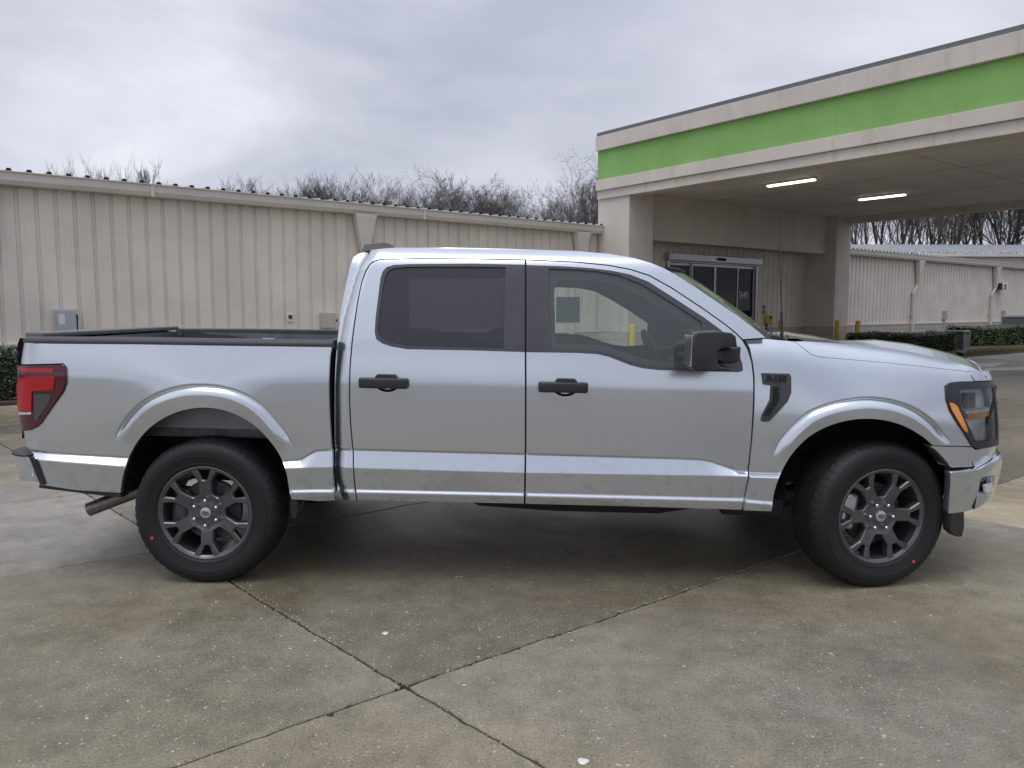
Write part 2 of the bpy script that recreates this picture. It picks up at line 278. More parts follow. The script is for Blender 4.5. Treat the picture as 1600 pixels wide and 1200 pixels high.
# ------------------------------------------------------------------ mesh helpers
class MB:
    def __init__(self): self.v = []; self.f = []
    def add(self, vs, fs):
        o = len(self.v); self.v += [tuple(map(float, p)) for p in vs]; self.f += [tuple(i + o for i in f) for f in fs]; return self
    def box(self, x0, x1, y0, y1, z0, z1):
        vs = [(x, y, z) for z in (z0, z1) for y in (y0, y1) for x in (x0, x1)]
        return self.add(vs, [(0, 2, 3, 1), (4, 5, 7, 6), (0, 1, 5, 4), (2, 6, 7, 3), (0, 4, 6, 2), (1, 3, 7, 5)])
    def rbox(self, x0, x1, y0, y1, z0, z1, r=.01, seg=2, mat=None):
        bm = bmesh.new(); bmesh.ops.create_cube(bm, size=1)
        for v in bm.verts: v.co = ((x0 + x1) / 2 + v.co.x * (x1 - x0), (y0 + y1) / 2 + v.co.y * (y1 - y0), (z0 + z1) / 2 + v.co.z * (z1 - z0))
        r = min(r, .49 * min(x1 - x0, y1 - y0, z1 - z0))
        bmesh.ops.bevel(bm, geom=bm.edges[:], offset=r, segments=seg, affect='EDGES', profile=.5)
        return self.frombm(bm, mat)
    def frombm(self, bm, mat=None):
        bm.verts.ensure_lookup_table()
        for i, v in enumerate(bm.verts): v.index = i
        vs = [(mat @ v.co if mat else v.co)[:] for v in bm.verts]; fs = [tuple(v.index for v in f.verts) for f in bm.faces]
        bm.free(); return self.add(vs, fs)
    def tube(self, pts, r, n=8, caps=True):
        pts = [Vector(p) for p in pts]; rs = r if hasattr(r, '__len__') else [r] * len(pts)
        up = None; rings = []
        for i, p in enumerate(pts):
            d = (pts[min(i + 1, len(pts) - 1)] - pts[max(i - 1, 0)]).normalized()
            if up is None: up = d.orthogonal().normalized()
            else:
                up = up - d * up.dot(d); up = up.normalized() if up.length > 1e-6 else d.orthogonal().normalized()
            s = d.cross(up)
            rings.append([p + (up * math.cos(a) + s * math.sin(a)) * rs[i] for a in [2 * math.pi * k / n for k in range(n)]])
        o = len(self.v); vs = [q for R in rings for q in R]; fs = []
        for i in range(len(rings) - 1):
            for k in range(n):
                a, b = i * n + k, i * n + (k + 1) % n; fs.append((a, b, b + n, a + n))
        if caps: fs.append(tuple(range(n))[::-1]); fs.append(tuple(range((len(rings) - 1) * n, len(rings) * n)))
        return self.add(vs, fs)
    def prism(self, poly, y0, y1, axis='y'):
        """poly in (x,z), extruded over y"""
        n = len(poly)
        vs = [(p[0], y0, p[1]) for p in poly] + [(p[0], y1, p[1]) for p in poly]
        fs = [tuple(range(n)), tuple(range(2 * n - 1, n - 1, -1))] + [(i, i + n, (i + 1) % n + n, (i + 1) % n) for i in range(n)]
        return self.add(vs, fs)
    def loft(self, rows, closed=False):
        """rows: list of equal-length point lists"""
        n = len(rows[0]); vs = [p for r in rows for p in r]; fs = []
        for i in range(len(rows) - 1):
            for k in range(n if closed else n - 1):
                a = i * n + k; b = i * n + (k + 1) % n; fs.append((a, b, b + n, a + n))
        return self.add(vs, fs)
    def lathe(self, prof, n=48, axis='y', close=False):
        """prof: (radius, axial) pairs, around y"""
        rows = []
        for k in range(n):
            a = 2 * math.pi * k / n; rows.append([(r * math.cos(a), y, r * math.sin(a)) for r, y in prof])
        rows.append(rows[0]); return self.loft(rows)
    def move(self, m):
        self.v = [tuple(m @ Vector(p)) for p in self.v]; return self
    def build(self, name, mat, parent=None, smooth=False, angle=35, bevel=0., fixn=True):
        me = bpy.data.meshes.new(name); me.from_pydata(self.v, [], self.f)
        if fixn or bevel:
            bm = bmesh.new(); bm.from_mesh(me)
            if smooth or bevel: bmesh.ops.remove_doubles(bm, verts=bm.verts[:], dist=1e-5)
            if bevel:
                es = [e for e in bm.edges if len(e.link_faces) == 2 and e.calc_face_angle(0) > .5]
                bmesh.ops.bevel(bm, geom=es, offset=bevel, segments=2, affect='EDGES', profile=.6, clamp_overlap=True)
            bmesh.ops.recalc_face_normals(bm, faces=bm.faces[:]); bm.to_mesh(me); bm.free()
        if smooth: me.shade_smooth(); me.set_sharp_from_angle(angle=rad(angle))
        me.materials.append(mat); o = bpy.data.objects.new(name, me); COL.objects.link(o)
        if parent: o.parent = parent
        return o
def empty(name, loc=(0, 0, 0), rot=(0, 0, 0)):
    o = bpy.data.objects.new(name, None); COL.objects.link(o); o.location = loc; o.rotation_euler = rot; o.empty_display_size = .2; return o
def tag(o, label, cat, group=None):
    o['label'] = label; o['category'] = cat
    if group: o['group'] = group
    return o
def kind(o, k): o['kind'] = k; return o
def text_mesh(name, txt, size, depth, mat, parent, matrix, shear=0, sx=1.0, bold=0.):
    c = bpy.data.curves.new(name, 'FONT'); c.body = txt; c.size = size; c.extrude = depth; c.align_x = 'CENTER'; c.align_y = 'CENTER'; c.shear = shear; c.offset = bold; c.resolution_u = 3
    tmp = bpy.data.objects.new(name, c); COL.objects.link(tmp)
    dg = bpy.context.evaluated_depsgraph_get(); dg.update(); me = bpy.data.meshes.new_from_object(tmp.evaluated_get(dg))
    bpy.data.objects.remove(tmp); me.transform(Matrix.Diagonal((sx, 1, 1, 1))); me.transform(matrix); me.materials.clear(); me.materials.append(mat)
    o = bpy.data.objects.new(name, me); COL.objects.link(o); o.parent = parent; return o
def catmull(pts, step=6):
    pts = [np.array(p, float) for p in pts]; out = []
    P = [2 * pts[0] - pts[1]] + pts + [2 * pts[-1] - pts[-2]]
    for i in range(1, len(P) - 2):
        for k in range(step):
            t = k / step; a, b, c, d = P[i - 1:i + 3]
            out.append(.5 * (2 * b + (c - a) * t + (2 * a - 5 * b + 4 * c - d) * t * t + (3 * b - a - 3 * c + d) * t ** 3))
    out.append(pts[-1]); return out

# ------------------------------------------------------------------ ground
# slab joints run along two directions read off the photograph's joint lines
NODE = np.array([-.42, 2.935]); DA = np.array([.79, .613]); DB = np.array([-.69, .724])
def slab_xy(a, b): return NODE + DA * a + DB * b
g = MB(); R_ = 900
g.add([(-R_, -R_, -.03), (R_, -R_, -.03), (R_, R_, -.03), (-R_, R_, -.03)], [(0, 1, 2, 3)])
kind(g.build('ground', M_ground), 'structure')
def wob(seed, amp):
    ph = np.random.default_rng(seed).uniform(0, 6.28, 8)
    fr = np.array([.7, 1.3, 2.9, 5.1, 11., 23., 47., 90.]); am = np.array([.5, .35, .25, .18, .2, .16, .13, .10]) * amp
    return lambda s: float(np.sum(am * np.sin(fr * s + ph)))
A_J = [-31, -26.6, -22.2, -17.8, -13.3, -8.9, -4.45, 0, 4.42, 8.9, 13.3, 17.8, 22.2, 26.6, 31]
B_J = [-16, -12.5, -9.6, -7.2, -4.8, -2.4, 0, 2.5, 4.45, 6.9, 9.3, 11.7, 13.85]
TINT = {(7, 5): (1.12, 1.09, 1.04), (7, 6): (.80, .765, .69), (6, 6): (1.08, 1.06, 1.02), (6, 5): (1.14, 1.11, 1.05), (8, 5): (1.75, 1.62, 1.38), (8, 6): (.78, .74, .68),
        (6, 7): (1.32, 1.34, 1.38), (5, 6): (1.3, 1.3, 1.32), (5, 7): (1.3, 1.3, 1.3), (7, 7): (.92, .92, .92), (6, 8): (1.25, 1.25, 1.26), (8, 7): (.85, .80, .74), (9, 6): (.8, .76, .7), (9, 5): (1.2, 1.13, 1.0)}
def fill(pts):
    n = len(pts); v, e, f, ov, *_ = delaunay_2d_cdt([Vector(p[:2]) for p in pts], [(k, (k + 1) % n) for k in range(n)], [], 1, 1e-7)
    src = [o[0] if o else 0 for o in ov]
    return [tuple(src[i] for i in q) for q in f]
sl = MB(); cols = []
for i in range(len(A_J) - 1):
    for j in range(len(B_J) - 1):
        a0, a1, b0, b1 = A_J[i], A_J[i + 1], B_J[j], B_J[j + 1]
        near = np.linalg.norm(slab_xy((a0 + a1) / 2, (b0 + b1) / 2) - np.array([0, 4])) < 9
        step = .02 if near else 1.5
        wa0, wa1, wb0, wb1 = wob(100 + i, .010), wob(101 + i, .010), wob(300 + j, .030 if B_J[j] == 2.5 else .010), wob(301 + j, .030 if B_J[j + 1] == 2.5 else .010)
        gap = .0058; rg = np.random.default_rng(i * 50 + j)
        def chip(): return (max(0, rg.normal(0, 1)) ** 3) * .0012 if near else 0
        kb0 = gap * (.55 if B_J[j] == 2.5 else 1); kb1 = gap * (.55 if B_J[j + 1] == 2.5 else 1); ring = []
        m0 = .012 if near else .0
        def lo_b(s): return b0 + wb0(s) + kb0
        def hi_b(s): return b1 + wb1(s) - kb1
        def lo_a(s): return a0 + wa0(s) + gap
        def hi_a(s): return a1 + wa1(s) - gap
        ra_ = np.arange(a0 + .04, a1 - .04, step); rb_ = np.arange(b0 + .05, b1 - .05, step)
        ring.append((lo_a(b0) + m0 * .4, lo_b(a0) + m0 * .4)); ring += [(s, lo_b(s) + chip()) for s in ra_]
        ring.append((hi_a(b0) - m0 * .4, lo_b(a1) + m0 * .4)); ring += [(hi_a(s) - chip(), s) for s in rb_]
        ring.append((hi_a(b1) - m0 * .4, hi_b(a1) - m0 * .4)); ring += [(s, hi_b(s) - chip()) for s in ra_[::-1]]
        ring.append((lo_a(b1) + m0 * .4, hi_b(a0) - m0 * .4)); ring += [(lo_a(s) + chip(), s) for s in rb_[::-1]]
        ca, cb = (a0 + a1) / 2, (b0 + b1) / 2
        n = len(ring); top = []; mid_ = []; low = []
        for a, b in ring:
            k = .006; ta = a + k * np.sign(ca - a) * min(1, abs(ca - a)); tb = b + k * np.sign(cb - b)
            p = slab_xy(ta, tb); top.append((p[0], p[1], 0))
            p = slab_xy(a, b); mid_.append((p[0], p[1], -.006)); low.append((p[0], p[1], -.034))
        o = len(sl.v)
        sl.add(top + mid_ + low, fill(top) + [(k, k + n, (k + 1) % n + n, (k + 1) % n) for k in range(n)] + [(k + n, k + 2 * n, (k + 1) % n + 2 * n, (k + 1) % n + n) for k in range(n)])
        tn = TINT.get((i, j)) or tuple(np.array((1, .98, .95)) * rg.uniform(.78, 1.15))
        cols += [tn] * (3 * n)
pv = sl.build('pavement', M_slab, fixn=True)
ca_ = pv.data.color_attributes.new('tint', 'FLOAT_COLOR', 'POINT')
for k, c in enumerate(cols): ca_.data[k].color = (*c, 1)
kind(pv, 'structure')
# moss and grit in the joint where four slabs meet, loose grit along the joints
ms = MB(); rr = random.Random(3)
def blob(mb, x, y, z, r, h, n=9):
    ph = rr.uniform(0, 6); ring = []
    for k in range(n):
        a = 2 * math.pi * k / n; q = r * rr.uniform(.65, 1.15); ring.append((x + q * math.cos(a + ph), y + q * .7 * math.sin(a + ph), z))
    mb.add(ring + [(x, y, z + h)], [(k, (k + 1) % n, n) for k in range(n)])
for k in range(26):
    a = rr.gauss(0, .035); b = rr.gauss(0, .035)
    if abs(a) > .02 and abs(b) > .02: a *= .3
    p = slab_xy(a, b); blob(ms, p[0], p[1], -.012, rr.uniform(.012, .026), rr.uniform(.008, .016))
kind(ms.build('moss', M_moss, smooth=True), 'stuff')
pb = MB()
for k in range(900):
    mode = rr.random()
    if mode < .3: a, b = rr.gauss(0, .03), rr.uniform(-2.2, 3)
    elif mode < .42: a, b = rr.uniform(-3, 4), rr.gauss(0, .025)
    else: a, b = rr.uniform(-3.5, 5), rr.uniform(-2.6, 2.2)
    p = slab_xy(a, b); r = rr.uniform(.0018, .0042) * (1.5 if rr.random() < .08 else 1); blob(pb, p[0], p[1], 0, r, r * .7, 6)
kind(pb.build('gravel', M_pebble), 'stuff')

# ------------------------------------------------------------------ the long metal building (local x along the facade, local -y towards the car park)
BROT = math.atan2(.614, .789); BORG = (2.5, 22.7, 0)
BM = Matrix.Translation(BORG) @ Matrix.Rotation(BROT, 4, 'Z')
def bw(x, y, z=0): return BM @ Vector((x, y, z))
bld = tag(empty('metal_building', BORG, (0, 0, BROT)), 'long beige ribbed metal building behind the truck with downspouts and block base', 'building')
EAVE, BASEH = 3.72, .84
DX0, DX1, DH = 3.02, 7.74, 3.02
def siding(mb, x0, x1, z0, z1, phase=0.):
    pitch, wr, dp = .305, .080, .038
    xs = []; k = math.floor((x0 - phase) / pitch) - 1
    while True:
        c = phase + k * pitch; k += 1
        if c > x1 + pitch: break
        for dx_, d in ((-wr / 2, 0), (-wr / 2 + .018, dp), (wr / 2 - .018, dp), (wr / 2, 0)): xs.append((c + dx_, d))
        xs.append((c + pitch * .36, 0)); xs.append((c + pitch * .38, -.004)); xs.append((c + pitch * .40, 0))
    xs = [p for p in xs if x0 <= p[0] <= x1]
    xs = [(x0, 0)] + xs + [(x1, 0)]
    mb.loft([[(x, y, z0) for x, y in xs], [(x, y, z1) for x, y in xs]])
sd = MB()
siding(sd, -24, DX0, BASEH, EAVE); siding(sd, DX1, 46, BASEH, EAVE); siding(sd, DX0, DX1, DH + .24, EAVE)
siding(sd, DX1 + .1, DX1 + .11, BASEH, EAVE)
sdo = sd.build('siding', M_siding, bld, fixn=False)
bs = MB(); bs.box(-24, DX0 - .06, -.045, .25, 0, BASEH); bs.box(DX1 + .06, 46, -.045, .25, 0, BASEH); bs.build('block_base', M_base, bld)
fl = MB(); fl.box(-24, DX0, -.065, .02, BASEH - .012, BASEH + .035); fl.box(DX1, 46, -.065, .02, BASEH - .012, BASEH + .035); fl.build('base_flashing', M_gutter, bld)
wb = MB(); wb.box(-24, -23.9, .04, 24, 0, EAVE); wb.box(45.9, 46, .04, 24, 0, EAVE); wb.box(-24, 46, 23.9, 24, 0, EAVE); wb.build('wall', M_siding, bld)
# roof with standing ribs and black closures at the eave
rf = MB(); slope = math.tan(rad(3.9)); rx0, rx1 = -24.3, 46.3
zr = lambda y: EAVE + .17 + (y + .25) * slope if y < 12 else EAVE + .17 + (24.25 - y + .0) * slope
rf.loft([[(rx0, y, zr(y)) for y in (-.25, 12, 24.25)], [(rx1, y, zr(y)) for y in (-.25, 12, 24.25)]])
cb_ = MB(); k = 0; x = rx0 + .1
while x < rx1:
    z0 = zr(-.25)
    prof = [(-.045, 0), (-.028, .042), (.028, .042), (.045, 0)]
    rf.loft([[(x + a, -.25, z0 + b) for a, b in prof], [(x + a, 12, zr(12) + b) for a, b in prof]])
    cb_.prism([(x + a, z0 + b + (-.004 if b == 0 else .004)) for a, b in [(-.05, 0), (-.03, .046), (.03, .046), (.05, 0)]], -.262, -.235)
    x += .305
rfo = rf.build('roof', M_roof, bld, fixn=False); cb_.build('closure_rib', M_closure, rfo)
gt = MB(); x = rx0
while x < rx1:
    x2 = min(x + 6.09, rx1)
    gt.prism([(0, 0)], 0, 0) if False else None
    rows = []
    for xx in (x + .004, x2 - .004): rows.append([(xx, y, z) for y, z in [(-.02, EAVE - .06), (-.20, EAVE - .055), (-.235, EAVE + .02), (-.245, EAVE + .15), (-.27, EAVE + .155), (-.27, EAVE + .172), (-.22, EAVE + .172), (-.02, EAVE + .168)]])
    gt.loft(rows, closed=True); gt.box(x2 - .03, x2 + .03, -.262, -.03, EAVE - .066, EAVE + .15); x = x2
gt.build('gutter', M_gutter, bld, fixn=True)
DS = [-14.9, -7.58, -.78, 19.9, 28.5, 37.0]
for x in DS:
    d = MB()
    d.loft([[(x - wx, y0, z), (x + wx, y0, z), (x + wx, y1, z), (x - wx, y1, z)] for wx, y0, y1, z in ((.27, -.262, -.05, EAVE - .05), (.25, -.262, -.05, EAVE - .12), (.085, -.20, -.06, EAVE - .95), (.07, -.19, -.07, EAVE - 1.1))], closed=True)
    d.loft([[(x + ox - .06, oy - .05, z), (x + ox + .06, oy - .05, z), (x + ox + .06, oy + .05, z), (x + ox - .06, oy + .05, z)] for ox, oy, z in ((0, -.13, EAVE - 1.09), (-.02, -.13, EAVE - 1.16), (-.30, -.10, EAVE - 1.42), (-.33, -.10, EAVE - 1.5), (-.33, -.10, BASEH + .1), (-.33, -.12, .12), (-.33, -.25, .05))], closed=True)
    for z in (EAVE - 1.55, 1.2): d.box(x - .41, x - .25, -.155, -.002, z, z + .03)
    d.build('downspout', M_gutter, bld)
# automatic sliding door in the facade
dr = bld
def part(mb, name, mat, parent, **kw): return mb.build(name, mat, parent, **kw)
fr = MB(); fr.prism([(DX0 - .06, 0), (DX0 + .06, 0), (DX0 + .06, DH - .03), (DX1 - .06, DH - .03), (DX1 - .06, 0), (DX1 + .06, 0), (DX1 + .06, DH + .019), (DX0 - .06, DH + .019)], -.10, .10)
door = part(fr, 'sliding_door', M_alum, bld, bevel=.006)
hd = MB(); hd.box(DX0 - .14, DX1 + .12, -.24, .06, DH + .02, DH + .235); part(hd, 'door_header', M_alum, door, bevel=.012)
sn = MB(); sn.rbox(5.28, 5.72, -.29, -.22, DH + .08, DH + .17, .03); part(sn, 'motion_sensor', M_closure, door)
px_ = [DX0 + .06, 4.19, 5.41, 6.68, DX1 - .06]
for k in range(4):
    y = -.04 if k in (1, 2) else .02
    m = MB(); a, b_ = px_[k], px_[k + 1]; w = .05
    m.box(a, a + w, y - .03, y + .03, .01, DH - .04); m.box(b_ - w, b_, y - .03, y + .03, .01, DH - .04)
    m.box(a + w, b_ - w, y - .028, y + .028, .01, .16); m.box(a + w, b_ - w, y - .028, y + .028, DH - .12, DH - .04)
    pf = part(m, 'door_panel', M_alum, door, bevel=.004)
    gp = MB(); gp.box(a + w - .005, b_ - w + .005, y - .005, y + .005, .155, DH - .115); part(gp, 'door_glass', M_doorglass, door)
hb = MB(); hb.rbox(7.40, 7.50, -.075, -.005, 1.06, 1.22, .02); part(hb, 'door_sticker', M_plate, door)
text_mesh('street_number', '3640', .36, .004, M_plate, door, Matrix.Translation((7.08, .004, 1.98)) @ Matrix.Rotation(math.pi / 2, 4, 'X'), sx=.74)
rm = MB(); rm.loft([[(DX0 - .5, .12, z), (DX0 - .5, 5, z), (DX1 + .5, 5, z), (DX1 + .5, .12, z)] for z in (0.005, 3.1)]); rm.add([(DX0 - .5, .12, 3.1), (DX0 - .5, 5, 3.1), (DX1 + .5, 5, 3.1), (DX1 + .5, .12, 3.1)], [(0, 1, 2, 3)]); rm.add([(DX0 - .5, .12, .006), (DX0 - .5, 5, .006), (DX1 + .5, 5, .006), (DX1 + .5, .12, .006)], [(0, 1, 2, 3)])
part(rm, 'lobby', M_room, bld, fixn=False)

# ------------------------------------------------------------------ entrance canopy
can = tag(empty('entrance_canopy', BORG, (0, 0, BROT)), 'large drive-through canopy with a green band, stucco columns and two strip lights', 'canopy')
CW, CL, CT = 11.92, 16.0, .42   # width along the facade, length out from it, beam thickness
def columnm(x, y):
    m = MB(); m.box(x, x + 1.0, y, y + 1.235, BASEH + .001, 4.90); c = m.build('column', M_stucco, can, bevel=.015)
    b = MB(); b.box(x - .012, x + 1.012, y - .012, y + 1.247, 0, BASEH); b.build('column_base', M_base, c, bevel=.004)
columnm(0, -1.235); columnm(10.9, -1.235); columnm(0, -CL + .2); columnm(10.9, -CL + .2)
def ringband(name, mat, z0, z1, proud, bev=.01, back=0.):
    o = proud; m = MB()
    m.box(-o, CT, -CL - o, -.02, z0, z1); m.box(CW - CT, CW + o, -CL - o, -.02, z0, z1); m.box(CT + .002, CW - CT - .002, -CL - o, -CL + CT, z0, z1)
    return m.build(name, mat, can, bevel=bev)
ringband('lower_beam', M_stucco, 4.65, 4.885, .06)
ringband('lower_band', M_stucco, 4.888, 5.185, .13)
ringband('green_band', M_green, 5.188, 6.005, .05, .004)
ringband('upper_band', M_stucco, 6.008, 6.41, .15)
ringband('roof_cap', M_cap, 6.413, 6.52, .10, .006)
ce = MB(); ce.box(CT + .001, CW - CT - .001, -CL + CT + .001, -.03, 4.87, 4.97); ce.build('soffit', M_soffit, can)
sj = MB()
for y in (-4.4, -8.2, -12.1): sj.box(CT + .01, CW - CT - .01, y - .006, y + .006, 4.864, 4.8695)
for x in (4.1, 7.9): sj.box(x - .006, x + .006, -CL + CT + .01, -.05, 4.865, 4.8692)
sj.build('soffit_joint', simple('joint_grey', (.30, .27, .25), .9), can)
M_green2 = simple('green_seam', (.20, .39, .115), .8)
for y in np.arange(-2.4, -15.9, -2.44):
    sm_ = MB(); sm_.box(-.0515, -.049, y - .005, y + .005, 5.195, 6.0); sm_.build('panel_seam', M_green2, can)
rt_ = MB(); rt_.box(CT + .001, CW - CT - .001, -CL + CT + .001, -.03, 6.1, 6.2); rt_.build('canopy_roof', M_roof, can)
hb_ = MB(); hb_.box(1.002, 10.898, -.86, -.62, 3.52, 4.866); hb_.box(1.002, 10.898, -.60, -.02, 3.56, 3.66); hb_.build('header_beam', M_stucco, can, bevel=.01)
for (x, y, lab) in ((2.52, -4.62, 'lit ceiling strip light nearer to the green fascia'), (6.99, -4.80, 'lit ceiling strip light nearer to the right column')):
    p = bw(x, y, 4.863); L = tag(empty('strip_light', p, (0, 0, BROT)), lab, 'ceiling light', 'strip lights under the canopy')
    m = MB(); m.box(-.09, .09, -.70, .70, -.05, 0); m.build('housing', M_plate, L, bevel=.006)
    m = MB(); m.rbox(-.075, .075, -.685, .685, -.09, -.051, .022, 3); m.build('diffuser', M_lamp, L, smooth=True)

# ------------------------------------------------------------------ the rear wing with its own eave
P = Vector((31.2, 60, 0)); wing = tag(empty('rear_building', P, (0, 0, rad(2))), 'second beige metal building with a pale roof rising behind the right wing', 'building')
pr = MB(); siding(pr, 0, 34, 0, 5.55); pr.v = [(x, -y, z) for x, y, z in pr.v]; pr.build('wall', M_siding, wing, fixn=False)
for x in (0, 33.9): m = MB(); m.box(x, x + .1, .05, 14, 0, 5.55); m.build('side_wall', M_siding, wing)
m = MB(); sl2 = 1.75 / 14
m.loft([[(x, y, 5.80 + (y + .4) * sl2) for y in (-.4, 14)] for x in (-7, 34.3)])
x = -7
while x < 34.3:
    m.loft([[(x + a, y, 5.80 + (y + .4) * sl2 + b) for a, b in ((-.06, 0), (-.035, .06), (.035, .06), (.06, 0))] for y in (-.4, 14)]); x += .61
m.build('roof', M_roof, wing, fixn=False)
m = MB(); m.box(-.1, 34.3, -.46, -.06, 5.52, 5.77); m.build('gutter', M_gutter, wing, bevel=.01)
m = MB(); m.box(-7, 0, 6, 6.3, 0, 6.4); m.build('link_wall', M_siding, wing)

# ------------------------------------------------------------------ things on and by the walls
def wall_box(name, x, z0, z1, w, d, mat, label, cat, extra=None):
    p = bw(x, -.002, z0); e = tag(empty(name, p, (0, 0, BROT)), label, cat)
    m = MB(); m.rbox(-w / 2, w / 2, -d, 0, 0, z1 - z0, .012); m.build('body', mat, e)
    if extra: extra(e, w, d, z1 - z0)
    return e
def ex_elec(e, w, d, h):
    m = MB(); m.rbox(-w / 2 + .02, w / 2 - .02, -d - .012, -d, .03, h - .03, .006); c = m.build('cover', M_boxgrey, e)
    m = MB(); m.box(-w / 2 + .05, -.02, -d - .0145, -d - .0121, h - .28, h - .09); m.build('sticker', M_plate, c)
    m = MB(); m.tube([(w / 2 + .01, -d * .5, h * .05), (w / 2 + .015, -d * .5, h - .1)], .018, 8); m.rbox(w / 2, w / 2 + .035, -d * .7, -d * .3, h - .19, h - .1, .008); m.build('handle', M_closure, e)
wall_box('electrical_box', -13.68, .95, 1.50, .34, .14, M_boxgrey, 'pale blue-grey electrical cabinet on the wall above the tailgate', 'electrical box', ex_elec)
def ex_out(e, w, d, h):
    m = MB(); m.rbox(-.045, .045, -d - .012, -d, .07, h - .04, .006); m.build('socket', M_mold, e)
wall_box('outlet_plate', -9.36, 1.22, 1.41, .15, .03, M_plate, 'small white plate with a grey socket on the ribbed wall above the truck bed', 'wall outlet', ex_out)
def ex_lock(e, w, d, h):
    m = MB(); m.rbox(-w / 2 + .03, w / 2 - .03, -d - .01, -d, .02, h - .04, .005); m.build('cover', M_boxbeige, e)
    m = MB(); m.rbox(w / 2 - .01, w / 2 + .05, -d * .8, -d * .3, h * .42, h * .58, .012); m.build('lock', M_closure, e)
wall_box('junction_box', -8.5, 1.06, 1.42, .33, .16, M_boxbeige, 'beige wall box with a black lock next to the truck cab', 'utility box', ex_lock)
def ex_btn(e, w, d, h):
    for z in (.03, .20):
        m = MB(); m.rbox(-.05, .05, -d - .014, -d, z, z + .13, .008); m.build('push_plate', M_mold, e)
wall_box('door_button', 8.3, 1.30, 1.68, .16, .03, M_alum, 'narrow grey door control plate right of the sliding door', 'door control', ex_btn)
def ex_call(e, w, d, h):
    m = MB(); m.rbox(-.10, .10, -d - .03, -d, .10, h - .05, .02); m.build('cover', M_yellow, e)
    m = MB(); m.rbox(-.05, .05, -d - .045, -d - .031, .16, .26, .01); m.build('latch', M_closure, e)
    m = MB(); m.tube([(-.10, -.05, .02), (-.11, -.05, -.14), (-.09, -.05, -.3)], .035, 8); m.build('hanging_cord', M_closure, e)
wall_box('call_box', 8.55, .98, 1.28, .36, .12, M_yellow, 'yellow box on the wall right of the sliding door', 'wall box', ex_call)
def meter(x, lab):
    def ex(e, w, d, h):
        m = MB(); m.tube([(0, -.05, 0), (0, -.05, -.75)], .022, 8); m.build('conduit', M_boxbeige, e)
        m = MB(); m.rbox(.32, .44, -.05, 0, h * .35, h * .6, .01); m.build('side_outlet', M_boxbeige, e)
        m = MB(); m.rbox(-w / 2 + .03, w / 2 - .03, -d - .012, -d, .03, h - .05, .005); m.build('cover', M_boxgrey, e)
    wall_box('disconnect_box', x, 1.02, 1.44, .26, .14, M_boxbeige, lab, 'utility box', ex)
meter(22.9, 'grey disconnect box on the right wing wall between the two downspouts')
meter(29.9, 'grey disconnect box on the right wing wall beyond the far downspout, above the bushes')
p = bw(28.95, -.05, 2.55); e = tag(empty('wall_lamp', p, (0, 0, BROT)), 'small white floodlight on the right wing wall beside the far downspout', 'wall lamp')
m = MB(); m.rbox(-.30, .02, -.22, 0, -.02, .30, .02); m.build('bracket', M_closure, e)
m = MB(); m.rbox(.03, .50, -.30, 0, -.06, .30, .04); c = m.build('housing', M_plate, e); m = MB(); m.box(.06, .47, -.309, -.3005, -.03, .26); m.build('lens', M_lampglass, c)
def bollard(w, lab, h=1.1):
    e = tag(empty('bollard', (w[0], w[1], 0)), lab, 'bollard', 'yellow bollards by the canopy columns')
    m = MB(); R = .085
    m.lathe([(R, 0), (R, h - .03)] + [(R * math.cos(a), h - .03 + R * .45 * math.sin(a)) for a in np.linspace(0, math.pi / 2, 6)], 20); m.move(Matrix.Rotation(math.pi / 2, 4, 'X')); m.v = [(x, y, abs(z)) for x, y, z in m.v]
    m.build('post', M_yellow, e, smooth=True)
    m = MB(); m.lathe([(R + .05, 0), (R + .045, .02), (R, .03)], 20); m.move(Matrix.Rotation(math.pi / 2, 4, 'X')); m.v = [(x, y, abs(z)) for x, y, z in m.v]; m.build('collar', M_kerb, e, smooth=True)
def gpt(u, Z): return ((u - 800) / F * Z, Z)
bollard(gpt(988, 20.3), 'yellow bollard seen through the front side window of the truck')
bollard(gpt(1219, 27.8), 'yellow bollard right behind the truck antenna')
bollard(gpt(1307, 27.0), 'yellow bollard standing against the right canopy column')
bollard(gpt(1339, 26.2), 'yellow bollard right of the right canopy column, before the low bushes')

def gnd(u, v, z=0.):
    d = Vector((u - 800, F * math.cos(PITCH) + (600 - v) * math.sin(PITCH), -F * math.sin(PITCH) + (600 - v) * math.cos(PITCH))); t = (z - CAMH) / d.z; return Vector((d.x * t, d.y * t, z))
